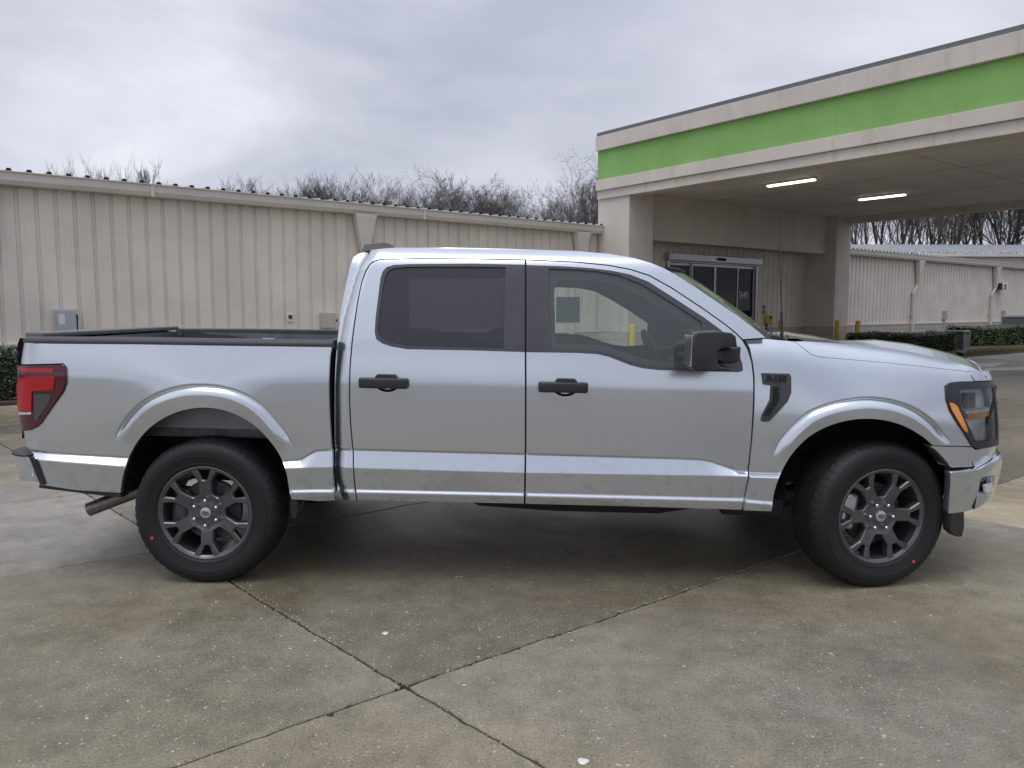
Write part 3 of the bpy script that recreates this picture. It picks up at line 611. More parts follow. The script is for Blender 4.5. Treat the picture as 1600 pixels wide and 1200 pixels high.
# hedges: a box of leaf cards round a darker twig core
def hedge(name, p0, p1, depth, h, nleaf, size, label, seed):
    r = random.Random(seed); d = Vector((p1[0] - p0[0], p1[1] - p0[1], 0)); L = d.length; ang = math.atan2(d.y, d.x)
    e = tag(empty(name, (p0[0], p0[1], 0), (0, 0, ang)), label, 'hedge')
    def top(x, y): return h * (1 + .05 * math.sin(x * 2.1 + seed) + .035 * math.sin(x * 5.3 + y * 4) + .03 * math.sin(x * 11 + seed))
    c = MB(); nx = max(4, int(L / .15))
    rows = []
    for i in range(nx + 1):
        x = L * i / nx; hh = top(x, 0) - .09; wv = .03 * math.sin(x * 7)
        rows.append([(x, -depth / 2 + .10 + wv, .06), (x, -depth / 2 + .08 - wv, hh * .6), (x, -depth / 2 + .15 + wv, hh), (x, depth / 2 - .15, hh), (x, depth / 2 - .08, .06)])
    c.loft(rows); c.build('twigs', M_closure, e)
    m = MB()
    for k in range(nleaf):
        x = r.uniform(0, L); f = r.random()
        if f < .5: y = -depth / 2 + abs(r.gauss(0, .06)) + .04 * math.sin(x * 6 + seed); z = r.uniform(.05, top(x, 0))
        elif f < .85: y = r.uniform(-depth / 2, depth / 2); z = top(x, y) - abs(r.gauss(0, .06)) + (.05 if r.random() < .06 else 0)
        else: y = depth / 2 - abs(r.gauss(0, .05)); z = r.uniform(.05, top(x, 0))
        if r.random() < .06: x = r.choice((0, L)) + r.gauss(0, .04); y = r.uniform(-depth / 2, depth / 2); z = r.uniform(.05, h)
        a = Vector((r.gauss(0, 1), r.gauss(0, 1), r.gauss(0, 1))).normalized(); b = a.orthogonal().normalized(); s = size * r.uniform(.6, 1.3)
        p = Vector((x, y, z)); m.add([p - b * s * .3, p + a * s * .5 - b * s * .05 * 0, p + b * s * .3 + a * s * .0, p - a * s * .5], [(0, 1, 2, 3)])
    m.build('foliage', M_leaf, e, fixn=False); return e
hp0 = bw(-17.5, -1.35); hp1 = bw(-13.6, -1.35)
hedge('hedge', hp0, hp1, 1.0, .92, 16000, .055, 'clipped dark green hedge behind the truck tail light', 5)
h1a, h1b = gpt(1336, 26.0), gpt(1474, 27.2)
hedge('hedge', h1a, h1b, 1.0, .66, 15000, .075, 'low clipped hedge between the yellow bollard and the small air conditioner', 6)
h2a, h2b = bw(17.3, -2.9), bw(20.6, -3.9)
hedge('hedge', h2a, h2b, 1.1, .78, 13000, .075, 'low clipped hedge right of the small air conditioner', 8)
def ac_unit(name, w, s, h, mat, label):
    e = tag(empty(name, (w[0], w[1], .02), (0, 0, BROT + .1)), label, 'air conditioner')
    m = MB(); m.rbox(-s / 2, s / 2, -s / 2, s / 2, h - .07, h, .02); m.rbox(-s / 2, s / 2, -s / 2, s / 2, 0, .06, .01)
    for a in (-1, 1):
        for b in (-1, 1): m.box(a * s / 2 - (.05 if a > 0 else 0), a * s / 2 + (0 if a > 0 else .05), b * s / 2 - (.05 if b > 0 else 0), b * s / 2 + (0 if b > 0 else .05), .05, h - .06)
    m.build('frame', mat, e, bevel=.003)
    m = MB(); n = int((h - .16) / .035)
    for k in range(n):
        z = .08 + k * .035; q = s / 2 - .012; m.box(-q, q, -q, q, z, z + .018)
    m.build('louver', mat, e)
    m = MB(); q = s / 2 - .035; m.box(-q, q, -q, q, .05, h - .08); m.build('coil', M_closure, e)
    m = MB()
    for rr_ in np.linspace(.08, s / 2 - .06, 6): m.tube([(rr_ * math.cos(a), rr_ * math.sin(a), h + .012) for a in np.linspace(0, 2 * math.pi, 25)], .006, 4, False)
    m.build('fan_guard', M_closure, e)
ac_unit('air_conditioner', gpt(1495, 27.9), .66, .71, M_ac, 'small grey air conditioner standing between the two low hedges')
ac_unit('air_conditioner', bw(22.4, -3.4), 1.15, 1.18, M_acb, 'tall blue-grey air conditioner at the right edge behind the low hedge')
# mulch beds, lawn strip and kerb at the right; mulch under the left hedge
def patch(name, pts, mat, z, k='structure'):
    m = MB(); n = len(pts); m.add([(p[0], p[1], z) for p in pts] + [(p[0], p[1], -.02) for p in pts], [tuple(range(n))] + [(i, i + n, (i + 1) % n + n, (i + 1) % n) for i in range(n)])
    return kind(m.build(name, mat), k)
patch('mulch', [bw(-24, -2.15), bw(-12.6, -2.15), bw(-12.6, -.05), bw(-24, -.05)], M_mulch, .05)
patch('mulch', [gnd(1330, 566), gnd(1440, 559), gnd(1507, 554.5), gnd(1560, 545), gnd(1600, 541), bw(30, -3.0), bw(30, -.05), bw(12.2, -.05)], M_mulch, .03)
LZ = .11
lawn = [gnd(1506, 552.5, LZ), gnd(1530, 550.6, LZ), gnd(1560, 548.6, LZ), gnd(1600, 545.6, LZ), gnd(1640, 543, LZ), gnd(1760, 536, LZ), gnd(1760, 531, LZ), gnd(1640, 537.6, LZ), gnd(1600, 540, LZ), gnd(1560, 543, LZ), gnd(1530, 546, LZ), gnd(1510, 548.6, LZ)]
patch('lawn', lawn, simple('lawn_soil', (.10, .088, .045), .95, var=.3, nscale=12., bump=.6), .105)
gr = MB(); r = random.Random(11)
def tri_in(pts):
    c = sum((Vector(p) for p in pts), Vector()) / len(pts); i = r.randrange(len(pts)); a, b = Vector(pts[i]), Vector(pts[(i + 1) % len(pts)])
    u, v = r.random(), r.random()
    if u + v > 1: u, v = 1 - u, 1 - v
    return c + (a - c) * u + (b - c) * v
for k in range(26000):
    p = tri_in(lawn); a = r.uniform(0, 6.28); h = r.uniform(.02, .06); w = .02
    gr.add([(p.x - w * math.cos(a), p.y - w * math.sin(a), .10), (p.x + w * math.cos(a), p.y + w * math.sin(a), .10), (p.x + r.gauss(0, .03), p.y + r.gauss(0, .03), .10 + h)], [(0, 1, 2)])
kind(gr.build('grass', M_grass, fixn=False), 'stuff')
kb = MB(); kp = [gnd(*q, 0.) for q in ((1503, 556.5), (1507, 556.3), (1530, 554.4), (1560, 552.2), (1600, 549), (1640, 546.2), (1760, 538.6))]
rows = []
for i, p in enumerate(kp):
    q0 = kp[max(i - 1, 0)]; q1 = kp[min(i + 1, len(kp) - 1)]; d = (q1 - q0).normalized(); nn = Vector((d.y, -d.x, 0))
    rows.append([tuple(p + nn * o + Vector((0, 0, z))) for o, z in ((-.20, -.02), (-.20, .125), (.0, .125), (.03, .10), (.04, -.02))])
kb.loft(rows); kind(kb.build('kerb', M_kerb), 'structure')
# painted bay lines on the lot at the right
def stripe(pts):
    m = MB(); m.add([tuple(gnd(u, v, .004)) for u, v in pts], [(0, 1, 2, 3)]); kind(m.build('parking_line', M_line), 'structure')
stripe([(1500, 573), (1530, 567.6), (1572, 567.0), (1554, 573)]); stripe([(1520, 575.4), (1720, 570.4), (1720, 576), (1530, 579.6)]); stripe([(1480, 583), (1560, 583), (1560, 583.4), (1480, 583.4)]) if False else None

# ------------------------------------------------------------------ bare winter trees
def tree_proto(seed, H=14., spread=1., levels=5, dens=1.):
    r = random.Random(seed); tk = MB(); br = MB()
    def limb(p, d, L, rad_, lev):
        n = 4 if lev < 2 else 3; pts = [p]; q = p.copy(); dd = d.copy(); kids = []
        for i in range(n):
            dd = (dd + Vector((r.gauss(0, .11), r.gauss(0, .11), r.gauss(0, .07) + (.07 if lev > 0 else .0)))).normalized(); q = q + dd * L / n; pts.append(q.copy())
            kids.append((q.copy(), dd.copy(), (i + 1) / n))
        rs = [rad_ * (1 - .55 * i / n) for i in range(n + 1)]
        (tk if lev == 0 else br).tube(pts, rs, 8 if lev == 0 else (5 if lev == 1 else 3), caps=False)
        if lev >= levels: return
        nb = {0: 9, 1: 6, 2: 5, 3: 4, 4: 3}.get(lev, 3); nb = max(2, round(nb * dens * r.uniform(.75, 1.25)))
        for k in range(nb):
            t = (.30 + .70 * (k + r.random()) / nb) if lev == 0 else (.2 + .8 * (k + r.random()) / nb); t = min(t, 1)
            s = t * n; i = min(int(s), n - 1); P = pts[i].lerp(pts[i + 1], s - i); D = (pts[i + 1] - pts[i]).normalized()
            ax = D.orthogonal().normalized(); ax.rotate(Matrix.Rotation(r.uniform(0, 6.283), 3, D))
            an = rad(r.uniform(22, 48)) * (1.15 if lev == 0 else 1) * spread
            nd = (D * math.cos(an) + ax * math.sin(an)).normalized()
            Lk = L * ((.62 * (1.18 - .75 * t)) if lev == 0 else r.uniform(.42, .66))
            limb(P, nd, max(Lk, .35), max(rad_ * (1 - .55 * t) * (.5 if lev == 0 else .6), .009), lev + 1)
    limb(Vector((0, 0, -.1)), Vector((r.gauss(0, .03), r.gauss(0, .03), 1)).normalized(), H * .80, H * .0135, 0)
    zmax = max(v[2] for v in br.v); s = H / zmax
    tk.v = [tuple(c * s for c in v) for v in tk.v]; br.v = [tuple(c * s for c in v) for v in br.v]
    e = empty('tree'); t = tk.build('trunk', M_bark, e, smooth=True, angle=80, fixn=False); b = br.build('crown', M_twig, e, fixn=False); return e
def copy_tree(o):
    c = o.copy(); COL.objects.link(c)
    for ch in list(o.children):
        k = ch.copy(); COL.objects.link(k); k.parent = c; k.matrix_parent_inverse = ch.matrix_parent_inverse.copy()
    return c
PROTO = [tree_proto(21, spread=.75), tree_proto(22, spread=1.0), tree_proto(23, spread=.85, dens=1.15), tree_proto(24, spread=1.25, dens=1.1), tree_proto(25, spread=.6), tree_proto(26, spread=.7, dens=.9)]
used = set()
def place_tree(kk, u, vtop, Z, label, group, wid=1.0):
    o = PROTO[kk] if kk not in used else copy_tree(PROTO[kk]); used.add(kk)
    H = CAMH + (483 - vtop) / F * Z * 1.07; s = H / 14.
    o.location = ((u - 800) / F * Z, Z, 0); o.scale = (s * wid, s * wid, s); o.rotation_euler = (0, 0, random.uniform(0, 6.28)); tag(o, label, 'tree', group)
ORD = 'first second third fourth fifth sixth seventh eighth ninth tenth eleventh twelfth thirteenth fourteenth fifteenth sixteenth seventeenth eighteenth nineteenth twentieth twenty-first twenty-second twenty-third twenty-fourth twenty-fifth twenty-sixth twenty-seventh twenty-eighth twenty-ninth thirtieth thirty-first thirty-second thirty-third thirty-fourth thirty-fifth thirty-sixth thirty-seventh thirty-eighth thirty-ninth fortieth'.split()
LT = [(148, 264, 62, 4, .6), (188, 258, 60, 4, .62), (222, 260, 61, 4, .6), (326, 291, 80, 1, .8), (350, 294, 84, 4, .9), (404, 289, 85, 0, .8), (430, 293, 90, 2, .8), (455, 284, 84, 1, .8), (487, 279, 85, 2, .8), (508, 288, 92, 5, 1.), (537, 286, 88, 4, .9),
      (582, 279, 80, 0, .9), (598, 292, 90, 1, .9), (632, 298, 78, 2, .9), (652, 282, 62, 3, 1.05), (672, 286, 66, 2, 1.1), (694, 303, 80, 1, .9), (722, 300, 72, 3, .9), (738, 300, 70, 1, .8), (768, 311, 75, 2, .9), (787, 306, 68, 3, .9), (806, 311, 75, 5, .9),
      (832, 301, 66, 1, .9), (851, 304, 72, 2, .9), (876, 291, 64, 3, .8), (905, 249, 52, 3, .95), (926, 262, 55, 2, .9)]
LT += [(418, 294, 95, 1, .9), (522, 291, 98, 0, 1.), (616, 296, 94, 4, 1.), (754, 308, 88, 5, 1.), (862, 300, 80, 1, .9)]; LT = [q for q in LT if q[0] not in (350, 430, 508, 598, 694, 738, 806, 851)]; LT.sort()
for i, (u, v, Z, kk, w) in enumerate(LT):
    place_tree(kk, u, v, Z, f'bare winter tree above the roofline, {ORD[len(LT) - 1 - i]} to the left of the green canopy', 'bare trees behind the roofline', w)
rt = random.Random(5); RT = []
u = 1326
while u < 1640:
    RT.append((u, rt.uniform(200, 262), rt.uniform(80, 112), rt.choice([0, 4, 1, 5]), rt.uniform(.55, .8))); u += rt.uniform(9.5, 13.5)
for i, (u, v, Z, kk, w) in enumerate(RT):
    place_tree(kk, u, v, Z, f'dark bare tree seen under the canopy, {ORD[i]} from the right column', 'bare trees seen under the canopy', w)
# an evergreen showing among the bare trunks
m = MB(); r = random.Random(4); clumps = [(r.gauss(0, 1.0), r.gauss(0, 1.0), r.uniform(2.5, 8.6)) for _ in range(60)]
for k in range(2600):
    c = r.choice(clumps); p = Vector((c[0] + r.gauss(0, .33), c[1] + r.gauss(0, .33), c[2] + r.gauss(0, .3))); d = Vector((r.gauss(0, 1), r.gauss(0, 1), r.gauss(0, 1))).normalized(); b = d.orthogonal().normalized(); s_ = r.uniform(.03, .10)
    m.add([p - b * s_, p + d * s_ * 1.5, p + b * s_], [(0, 1, 2)])
br_ = MB()
for c in clumps: br_.tube([(0, 0, max(1, c[2] - 2.2)), (c[0] * .5, c[1] * .5, c[2] - .8), c], [.035, .022, .01], 3)
p = gpt(1448, 84); e = tag(empty('evergreen_tree', (p[0], p[1], 0)), 'yellow-green evergreen among the bare trunks under the canopy', 'tree'); m.build('crown', M_ever, e, fixn=False)
e.scale = (1.4, 1.4, 1.42)
m = MB(); m.tube([(0, 0, 0), (.05, 0, 3), (0, .05, 7)], [.14, .1, .03], 8); m.build('trunk', M_bark, e); br_.build('branches', M_bark, e, fixn=False)
# a far wood: low thicket mass behind the individual trees

# ------------------------------------------------------------------ the pickup truck
YAW, RAKE = rad(-1.3757), rad(1.1)
TORG = Vector((0.16726, 5.06197, 0))
TMAT = Matrix.Translation(TORG) @ Matrix.Rotation(YAW, 4, 'Z') @ Matrix.Rotation(RAKE, 4, 'Y')
TINV = TMAT.inverted()
truck = tag(empty('pickup_truck', TORG, (0, RAKE, YAW)), 'silver four-door pickup truck parked side-on with dark grey wheels', 'pickup truck')
RC = np.array(TINV @ Vector((0, 0, CAMH))); _r3 = np.array(TINV.to_3x3())
fwv = np.array([0, math.cos(PITCH), -math.sin(PITCH)]); upv = np.array([0, math.sin(PITCH), math.cos(PITCH)]); rtv = np.array([1., 0, 0])
def ray(u, v): return _r3 @ (fwv * F + rtv * (u - 800) + upv * (600 - v))
def on_plane(u, v, y):
    d = ray(u, v); t = (y - RC[1]) / d[1]; return RC + t * d
# plan outline of the near half, rear centre -> front centre; the far half is its mirror image
_pl = catmull([(-2.905, 0), (-2.905, -.3), (-2.905, -.6), (-2.90, -.84), (-2.875, -.92), (-2.82, -.968), (-2.74, -.992), (-2.6, -1.0)], 10)[:-1] + [np.array((x, -1.0)) for x in np.arange(-2.6, 1.9, .1)] + \
      catmull([(1.9, -1.0), (2.03, -.996), (2.17, -.98), (2.31, -.945), (2.44, -.875), (2.55, -.75), (2.63, -.56), (2.675, -.3), (2.69, 0)], 10)
PL = np.array(_pl); _ds = np.r_[0, np.cumsum(np.hypot(*np.diff(PL, axis=0).T))]
PS = _ds - np.interp(-2.0, PL[:, 0][(PL[:, 1] < -.99)], _ds[(PL[:, 1] < -.99)]) - 2.0   # s equals x on the straight side
SMIN, SMAX = PS[0], PS[-1]
_tg = np.gradient(PL, axis=0); _tg /= np.linalg.norm(_tg, axis=1)[:, None]
PN = np.c_[_tg[:, 1], -_tg[:, 0]]                                        # outward normal
def plan(s):
    n = np.c_[np.interp(s, PS, PN[:, 0]), np.interp(s, PS, PN[:, 1])]; n /= np.linalg.norm(n, axis=1)[:, None]
    return np.c_[np.interp(s, PS, PL[:, 0]), np.interp(s, PS, PL[:, 1])], n
ZT = np.linspace(.2, 2.1, 1901)
def table(kn):
    a = np.tan(np.radians(np.interp(ZT, [k[0] for k in kn], [k[1] for k in kn]))); e = np.r_[0, np.cumsum((a[1:] + a[:-1]) / 2 * (ZT[1] - ZT[0]))]
    return e - np.interp(1.0, ZT, e)
SIDE = [(.2, 0), (.70, -3.0), (.8, -2.4), (.9, -1.6), (1.0, -.4), (1.06, .8), (1.085, 2.4), (1.105, 5.2), (1.13, 7.2), (1.20, 9.0), (1.28, 11)]
TAB = {'cab': table(SIDE + [(1.33, 16), (1.70, 17.5), (1.745, 24), (1.775, 36), (1.80, 52), (1.825, 62), (1.835, 0), (2.1, 0)]), 'bed': table(SIDE + [(2.1, 12)]),
       'bumper': table([(.2, -12), (.44, -7), (.52, -10), (.60, -10), (.66, -6), (.70, 0), (.725, 14), (.75, 35), (.80, 50), (.85, 0), (2.1, 0)]), 'fender': table([(.2, 0), (.70, -.5), (.8, .5), (.9, 2.5), (1.0, 5.), (1.09, 7.5), (1.17, 10.), (1.24, 13), (1.29, 19), (1.33, 29), (1.36, 36), (1.39, 0), (2.1, 0)])}
def flat(pts): return np.array([on_plane(u, v, -1.0)[[0, 2]] for u, v in pts])
ZC = flat([(50, 706), (190, 714), (440, 720), (468, 718), (480, 711), (492, 704), (520, 702), (555, 702), (820, 709), (1060, 716), (1095, 717.5), (1112, 720.5), (1135, 728.5), (1155, 735), (1163, 736), (1225, 737)])
ZB = flat([(50, 717), (190, 728), (445, 731), (520, 729), (555, 730.5), (820, 738), (1160, 743), (1225, 745)])
ZH = flat([(50, 840), (300, 840), (445, 768), (490, 767), (555, 767), (820, 772.5), (1165, 781), (1187, 783), (1225, 786)])
FL = [np.array([p for p in catmull(flat(q), 26)]) for q in (
    [(174, 692), (183, 671), (201, 646), (225, 625), (255, 610), (288, 601), (318, 599), (350, 602), (382, 612), (410, 630), (432, 655), (450, 680), (461, 699)],
    [(1203, 713), (1215, 690), (1235, 665), (1262, 642), (1295, 628), (1328, 621), (1358, 619), (1395, 624), (1430, 637), (1460, 658), (1480, 680), (1493, 695)])]
CLEFT = flat([(533, 780), (525, 750), (523, 700), (522, 600), (526, 540), (531, 500), (541, 448), (549, 415), (560, 396)])
HND = flat([(605, 601), (883, 608)])
def sm(x): x = np.clip(x, 0, 1); return x * x * (3 - 2 * x)
def flare(s, z):
    tot = np.zeros_like(s)
    for P in FL:
        box = (s > P[:, 0].min() - 1.0) & (s < P[:, 0].max() + 1.0)
        if not box.any(): continue
        q = np.c_[s[box], z[box]]; A = P[:-1]; B = P[1:]; AB = B - A; L2 = (AB ** 2).sum(1)
        t = np.clip(((q[:, None] - A) * AB).sum(2) / L2, 0, 1); C = A + t[:, :, None] * AB; D = q[:, None] - C; dd = (D ** 2).sum(2)
        k = dd.argmin(1); i = np.arange(len(q)); d = np.sqrt(dd[i, k])
        cr = AB[k, 0] * D[i, k, 1] - AB[k, 1] * D[i, k, 0]; d = np.where(cr >= 0, d, -d)
        al = np.r_[0, np.cumsum(np.sqrt(L2))]; u = (al[k] + t[i, k] * np.sqrt(L2[k])) / al[-1]
        fade = sm(u / .10) * sm((1 - u) / .10); cx_, cz_ = (P[0] + P[-1]) / 2; th = np.arctan2(q[:, 1] - cz_, q[:, 0] - cx_); wide = np.clip(np.sin(th), 0, 1) ** 1.2
        out = -.036 * np.exp(-np.maximum(d, 0) / .19) * wide
        ins = np.where(d > -.011, .017 * sm(-d / .011), np.where(d > -.054, .017 - .031 * (-d - .011) / .043, -.014 + .10 * np.clip(-d - .054, 0, .1)))
        tot[box] += out + np.where(d < 0, ins, 0) * fade
    return tot
def E(s, z, kd):
    s = np.atleast_1d(np.asarray(s, float)); z = np.atleast_1d(np.asarray(z, float))
    if kd == 'plain': return np.zeros_like(s)
    if kd == 'bumper': return np.interp(z, ZT, TAB[kd]) - np.interp(.68, ZT, TAB[kd]) + np.where(s < 0, .024 * sm((s + 2.90) / .11), .027 * sm((2.22 - s) / .14))
    sc = np.clip(s, -9, 2.2)
    zz = z + (.115 * np.clip(sc - 1.25, 0, 2) + .05 * np.clip(sc - 1.9, 0, 2) if kd == 'fender' else 0)
    e = np.interp(zz, ZT, TAB[kd])
    c = np.interp(s, ZC[:, 0], ZC[:, 1]); b = np.interp(s, ZB[:, 0], ZB[:, 1]); h = np.interp(s, ZH[:, 0], ZH[:, 1])
    ec = np.interp(c, ZT, TAB[kd]); g_ = .007
    led = np.where(z > c, 0, np.where(z > c - g_, .008 * (c - z) / g_, np.where(z > b, .008 - .034 * (c - g_ - z) / np.maximum(c - g_ - b, .01), -.026 + .10 * (b - z))))
    led = led - .011 * sm((h + .010 - z) / .020) + .55 * np.maximum(0, h - .012 - z) ** 1.3
    fadef = sm((1.62 - s) / .2)
    e = e + led * fadef + flare(s, z)
    if kd == 'cab':
        d = s - np.interp(z, CLEFT[:, 1], CLEFT[:, 0]); e = e + .05 * np.clip(1 - d / .07, 0, 1) ** 2
        for hx, hz in HND:
            q = np.sqrt(((s - hx) / .066) ** 2 + ((z - hz) / .043) ** 2); e = e + .013 * sm((1 - q) / .4)
    return e
def S(s, z, kd, off=0.):
    p, n = plan(s); e = E(s, z, kd) - off
    return np.c_[p - n * e[:, None], z]
def up(u, v, kd='plain', off=0.):
    """pixel of the photograph -> (s, z) on the body surface"""
    d = ray(u, v); z = 1.0; s = 0.
    for _ in range(16):
        e = float(E(s, z, kd)[0]) - off if _ else -off
        Q = PL - PN * e; rel = Q - RC[:2]; cr = rel[:, 0] * d[1] - rel[:, 1] * d[0]       # signed side of the sight line
        seg = np.where((cr[:-1] <= 0) & (cr[1:] > 0))[0]
        if len(seg) == 0: k = np.argmin(np.abs(cr)); f = 0.; 
        else: k = seg[0]; f = -cr[k] / (cr[k + 1] - cr[k])
        k2 = min(k + 1, len(PS) - 1); s = PS[k] + f * (PS[k2] - PS[k]); q = Q[k] + f * (Q[k2] - Q[k])
        t = ((q - RC[:2]) @ d[:2]) / (d[:2] @ d[:2]); zn = RC[2] + t * d[2]; z = zn if _ < 2 else .5 * z + .5 * zn
    return np.array([s, z])
def upl(pts, kd='plain', off=0.): return [up(u, v, kd, off) for u, v in pts]
def inpoly(p, poly):
    x, y = p[:, 0], p[:, 1]; r_ = np.zeros(len(p), bool); j = len(poly) - 1
    for i in range(len(poly)):
        xi, yi = poly[i]; xj, yj = poly[j]
        c = ((yi > y) != (yj > y)) & (x < (xj - xi) * (y - yi) / (yj - yi + 1e-12) + xi); r_ ^= c; j = i
    return r_
def pdist(p, poly):
    A = np.array(poly); B = np.roll(A, -1, 0); best = np.full(len(p), 9.)
    for a, b in zip(A, B):
        ab = b - a; t = np.clip(((p - a) @ ab) / max(ab @ ab, 1e-12), 0, 1); best = np.minimum(best, np.linalg.norm(p - a - t[:, None] * ab, axis=1))
    return best
def dense(loop, res):
    out = []
    for a, b in zip(loop, list(loop[1:]) + [loop[0]]):
        a, b = np.array(a), np.array(b); n = max(1, int(np.linalg.norm(b - a) / res + .5)); out += [a + (b - a) * k / n for k in range(n)]
    return out
def feature_pts():
    out = []
    ss = np.arange(-2.88, 1.62, .016); c = np.interp(ss, ZC[:, 0], ZC[:, 1]); b = np.interp(ss, ZB[:, 0], ZB[:, 1]); h = np.interp(ss, ZH[:, 0], ZH[:, 1])
    out += [list(zip(ss, c + q)) for q in (.005, 0, -.007, -.012)] + [list(zip(ss, b + q)) for q in (.004, 0, -.005)] + [list(zip(ss, h + q)) for q in (.016, .010, .005, 0, -.005, -.011, -.018)]
    for P in FL:
        T = np.gradient(P, axis=0); T /= np.linalg.norm(T, axis=1)[:, None]; Nn = np.c_[-T[:, 1], T[:, 0]]
        for off in (.02, .006, 0, -.0055, -.011, -.016, -.03, -.054, -.062):
            Q = P + Nn * off
            ln = []; out.append(ln)
            for k in range(len(Q) - 1):
                ln += [tuple(Q[k])] if k % 2 == 0 else []
    for q in (.003, .007, .013, .02, .028, .038, .05, .062, .072): out.append([(np.interp(z_, CLEFT[:, 1], CLEFT[:, 0]) + q, z_) for z_ in np.arange(.42, 1.80, .014)])
    for hx, hz in HND:
        for q in (.6, .7, .8, .9, 1.0, 1.06):
            ln = []; out.append(ln)
            for a in np.linspace(0, 2 * math.pi, 60, endpoint=False): ln.append((hx + .066 * q * math.cos(a), hz + .043 * q * math.sin(a)))
    return [np.array(l) for l in out]
FEAT = feature_pts()
def panel(name, loops, mat, parent, kd='plain', off=0., sy=-1, res=.022, flange=.03, feats=True, sz=False):
    """skin a (pixel or s,z) outline with holes onto the body surface and turn its edges in"""
    L = [[np.array(p) for p in (lp if sz else upl(lp, kd, off))] for lp in loops]
    L = [dense(lp, res) for lp in L]
    outer, holes = L[0], L[1:]
    arr = np.array(outer); lo, hi = arr.min(0), arr.max(0)
    gx = np.arange(lo[0], hi[0], res); gz = np.arange(lo[1], hi[1], res * .866); G = []
    for j, zz in enumerate(gz): G += [(x + (res / 2 if j % 2 else 0), zz) for x in gx]
    G = np.array(G) if G else np.zeros((0, 2))
    FP = []; FE = []
    if feats and kd != 'plain':
        for ln in FEAT:
            bx = (ln[:, 0] > lo[0]) & (ln[:, 0] < hi[0]) & (ln[:, 1] > lo[1]) & (ln[:, 1] < hi[1])
            if not bx.any(): continue
            ok = bx.copy(); ok[bx] = inpoly(ln[bx], outer)
            for h in holes: ok &= ~inpoly(ln, h)
            if not ok.any(): continue
            dm = np.full(len(ln), 9.)
            for lp in L: dm[ok] = np.minimum(dm[ok], pdist(ln[ok], lp))
            ok &= dm > .003
            prev = None
            for i in range(len(ln)):
                if ok[i]:
                    FP.append(tuple(ln[i]))
                    if prev == i - 1: FE.append((len(FP) - 2, len(FP) - 1))
                    prev = i
    if FP and len(G):
        cell = res * .55; occ = {(int(math.floor(x / cell)) + a, int(math.floor(z / cell)) + b) for x, z in FP for a in (-1, 0, 1) for b in (-1, 0, 1)}
        G = np.array([g_ for g_ in G if (int(math.floor(g_[0] / cell)), int(math.floor(g_[1] / cell))) not in occ])
    if len(G):
        ok = inpoly(G, outer)
        for h in holes: ok &= ~inpoly(G, h)
        G = G[ok]
        if len(G):
            dmin = np.full(len(G), 9.)
            for lp in L: dmin = np.minimum(dmin, pdist(G, lp))
            G = G[dmin > min(.004, res * .3)]
    pts = []; edges = []
    for lp in L:
        o = len(pts); pts += [tuple(p) for p in lp]; edges += [(o + i, o + (i + 1) % len(lp)) for i in range(len(lp))]
    nb = len(pts); pts += FP; edges += [(a + nb, b + nb) for a, b in FE]; pts += [tuple(p) for p in G]
    vs, es, fs, *_ = delaunay_2d_cdt([Vector(p) for p in pts], edges, [], 0, 1e-6)
    V = np.array([(v.x, v.y) for v in vs]); Fc = [tuple(f) for f in fs]
    cen = np.array([V[list(f)].mean(0) for f in Fc]); ok = inpoly(cen, outer)
    for h in holes: ok &= ~inpoly(cen, h)
    Fc = [f for f, k in zip(Fc, ok) if k]
    P3 = S(V[:, 0], V[:, 1], kd, off); h_ = .0012
    ts = S(V[:, 0] + h_, V[:, 1], kd, off) - S(V[:, 0] - h_, V[:, 1], kd, off); tz = S(V[:, 0], V[:, 1] + h_, kd, off) - S(V[:, 0], V[:, 1] - h_, kd, off)
    Nn = np.cross(ts, tz); Nn /= np.linalg.norm(Nn, axis=1)[:, None]
    pn = plan(V[:, 0])[1]; flip = (Nn[:, :2] * pn).sum(1) < 0; Nn[flip] *= -1
    # boundary edges -> turned-in flange
    cnt = {}
    for f in Fc:
        for a, b in zip(f, f[1:] + f[:1]):
            k = (min(a, b), max(a, b)); cnt.setdefault(k, []).append((a, b))
    bd = [v[0] for v in cnt.values() if len(v) == 1]
    verts = [tuple(p) for p in P3]; nrm = [tuple(n) for n in Nn]; faces = list(Fc)
    if flange:
        mp = {}; outd = {}
        for a, b in bd:
            t = P3[b] - P3[a]; o = np.cross(t, (Nn[a] + Nn[b]) / 2); o /= np.linalg.norm(o) + 1e-9
            c = (P3[[i for i in cnt[(min(a, b), max(a, b))][0]]].mean(0))
            for i in (a, b): outd[i] = outd.get(i, 0) + o
        for i, o in outd.items():
            o = o / (np.linalg.norm(o) + 1e-9); k = len(verts)
            inn = np.r_[pn[i], 0] * -1
            # ring 1 shares the edge (rounded over), ring 2 sits deeper
            verts.append(tuple(P3[i])); nrm.append(tuple((o + Nn[i] * .6) / np.linalg.norm(o + Nn[i] * .6)))
            verts.append(tuple(P3[i] + inn * flange)); nrm.append(tuple(o)); mp[i] = k
        for a, b in bd: faces.append((b, a, mp[a], mp[b])); faces.append((mp[b], mp[a], mp[a] + 1, mp[b] + 1))
    verts = np.array(verts); nrm = np.array(nrm)
    # face winding must agree with the normals
    fx = []
    for f in faces:
        p = verts[list(f[:3])] if len(f) == 3 else verts[[f[0], f[1], f[2]]]
        g_ = np.cross(verts[f[1]] - verts[f[0]], verts[f[2]] - verts[f[0]])
        if len(f) == 4 and np.linalg.norm(g_) < 1e-12: continue
        fx.append(f if g_ @ nrm[list(f)].sum(0) >= 0 else f[::-1])
    if sy > 0:
        verts = verts * np.array([1, -1, 1]); nrm = nrm * np.array([1, -1, 1]); fx = [f[::-1] for f in fx]
    me = bpy.data.meshes.new(name); me.from_pydata(verts.tolist(), [], fx); me.shade_smooth()
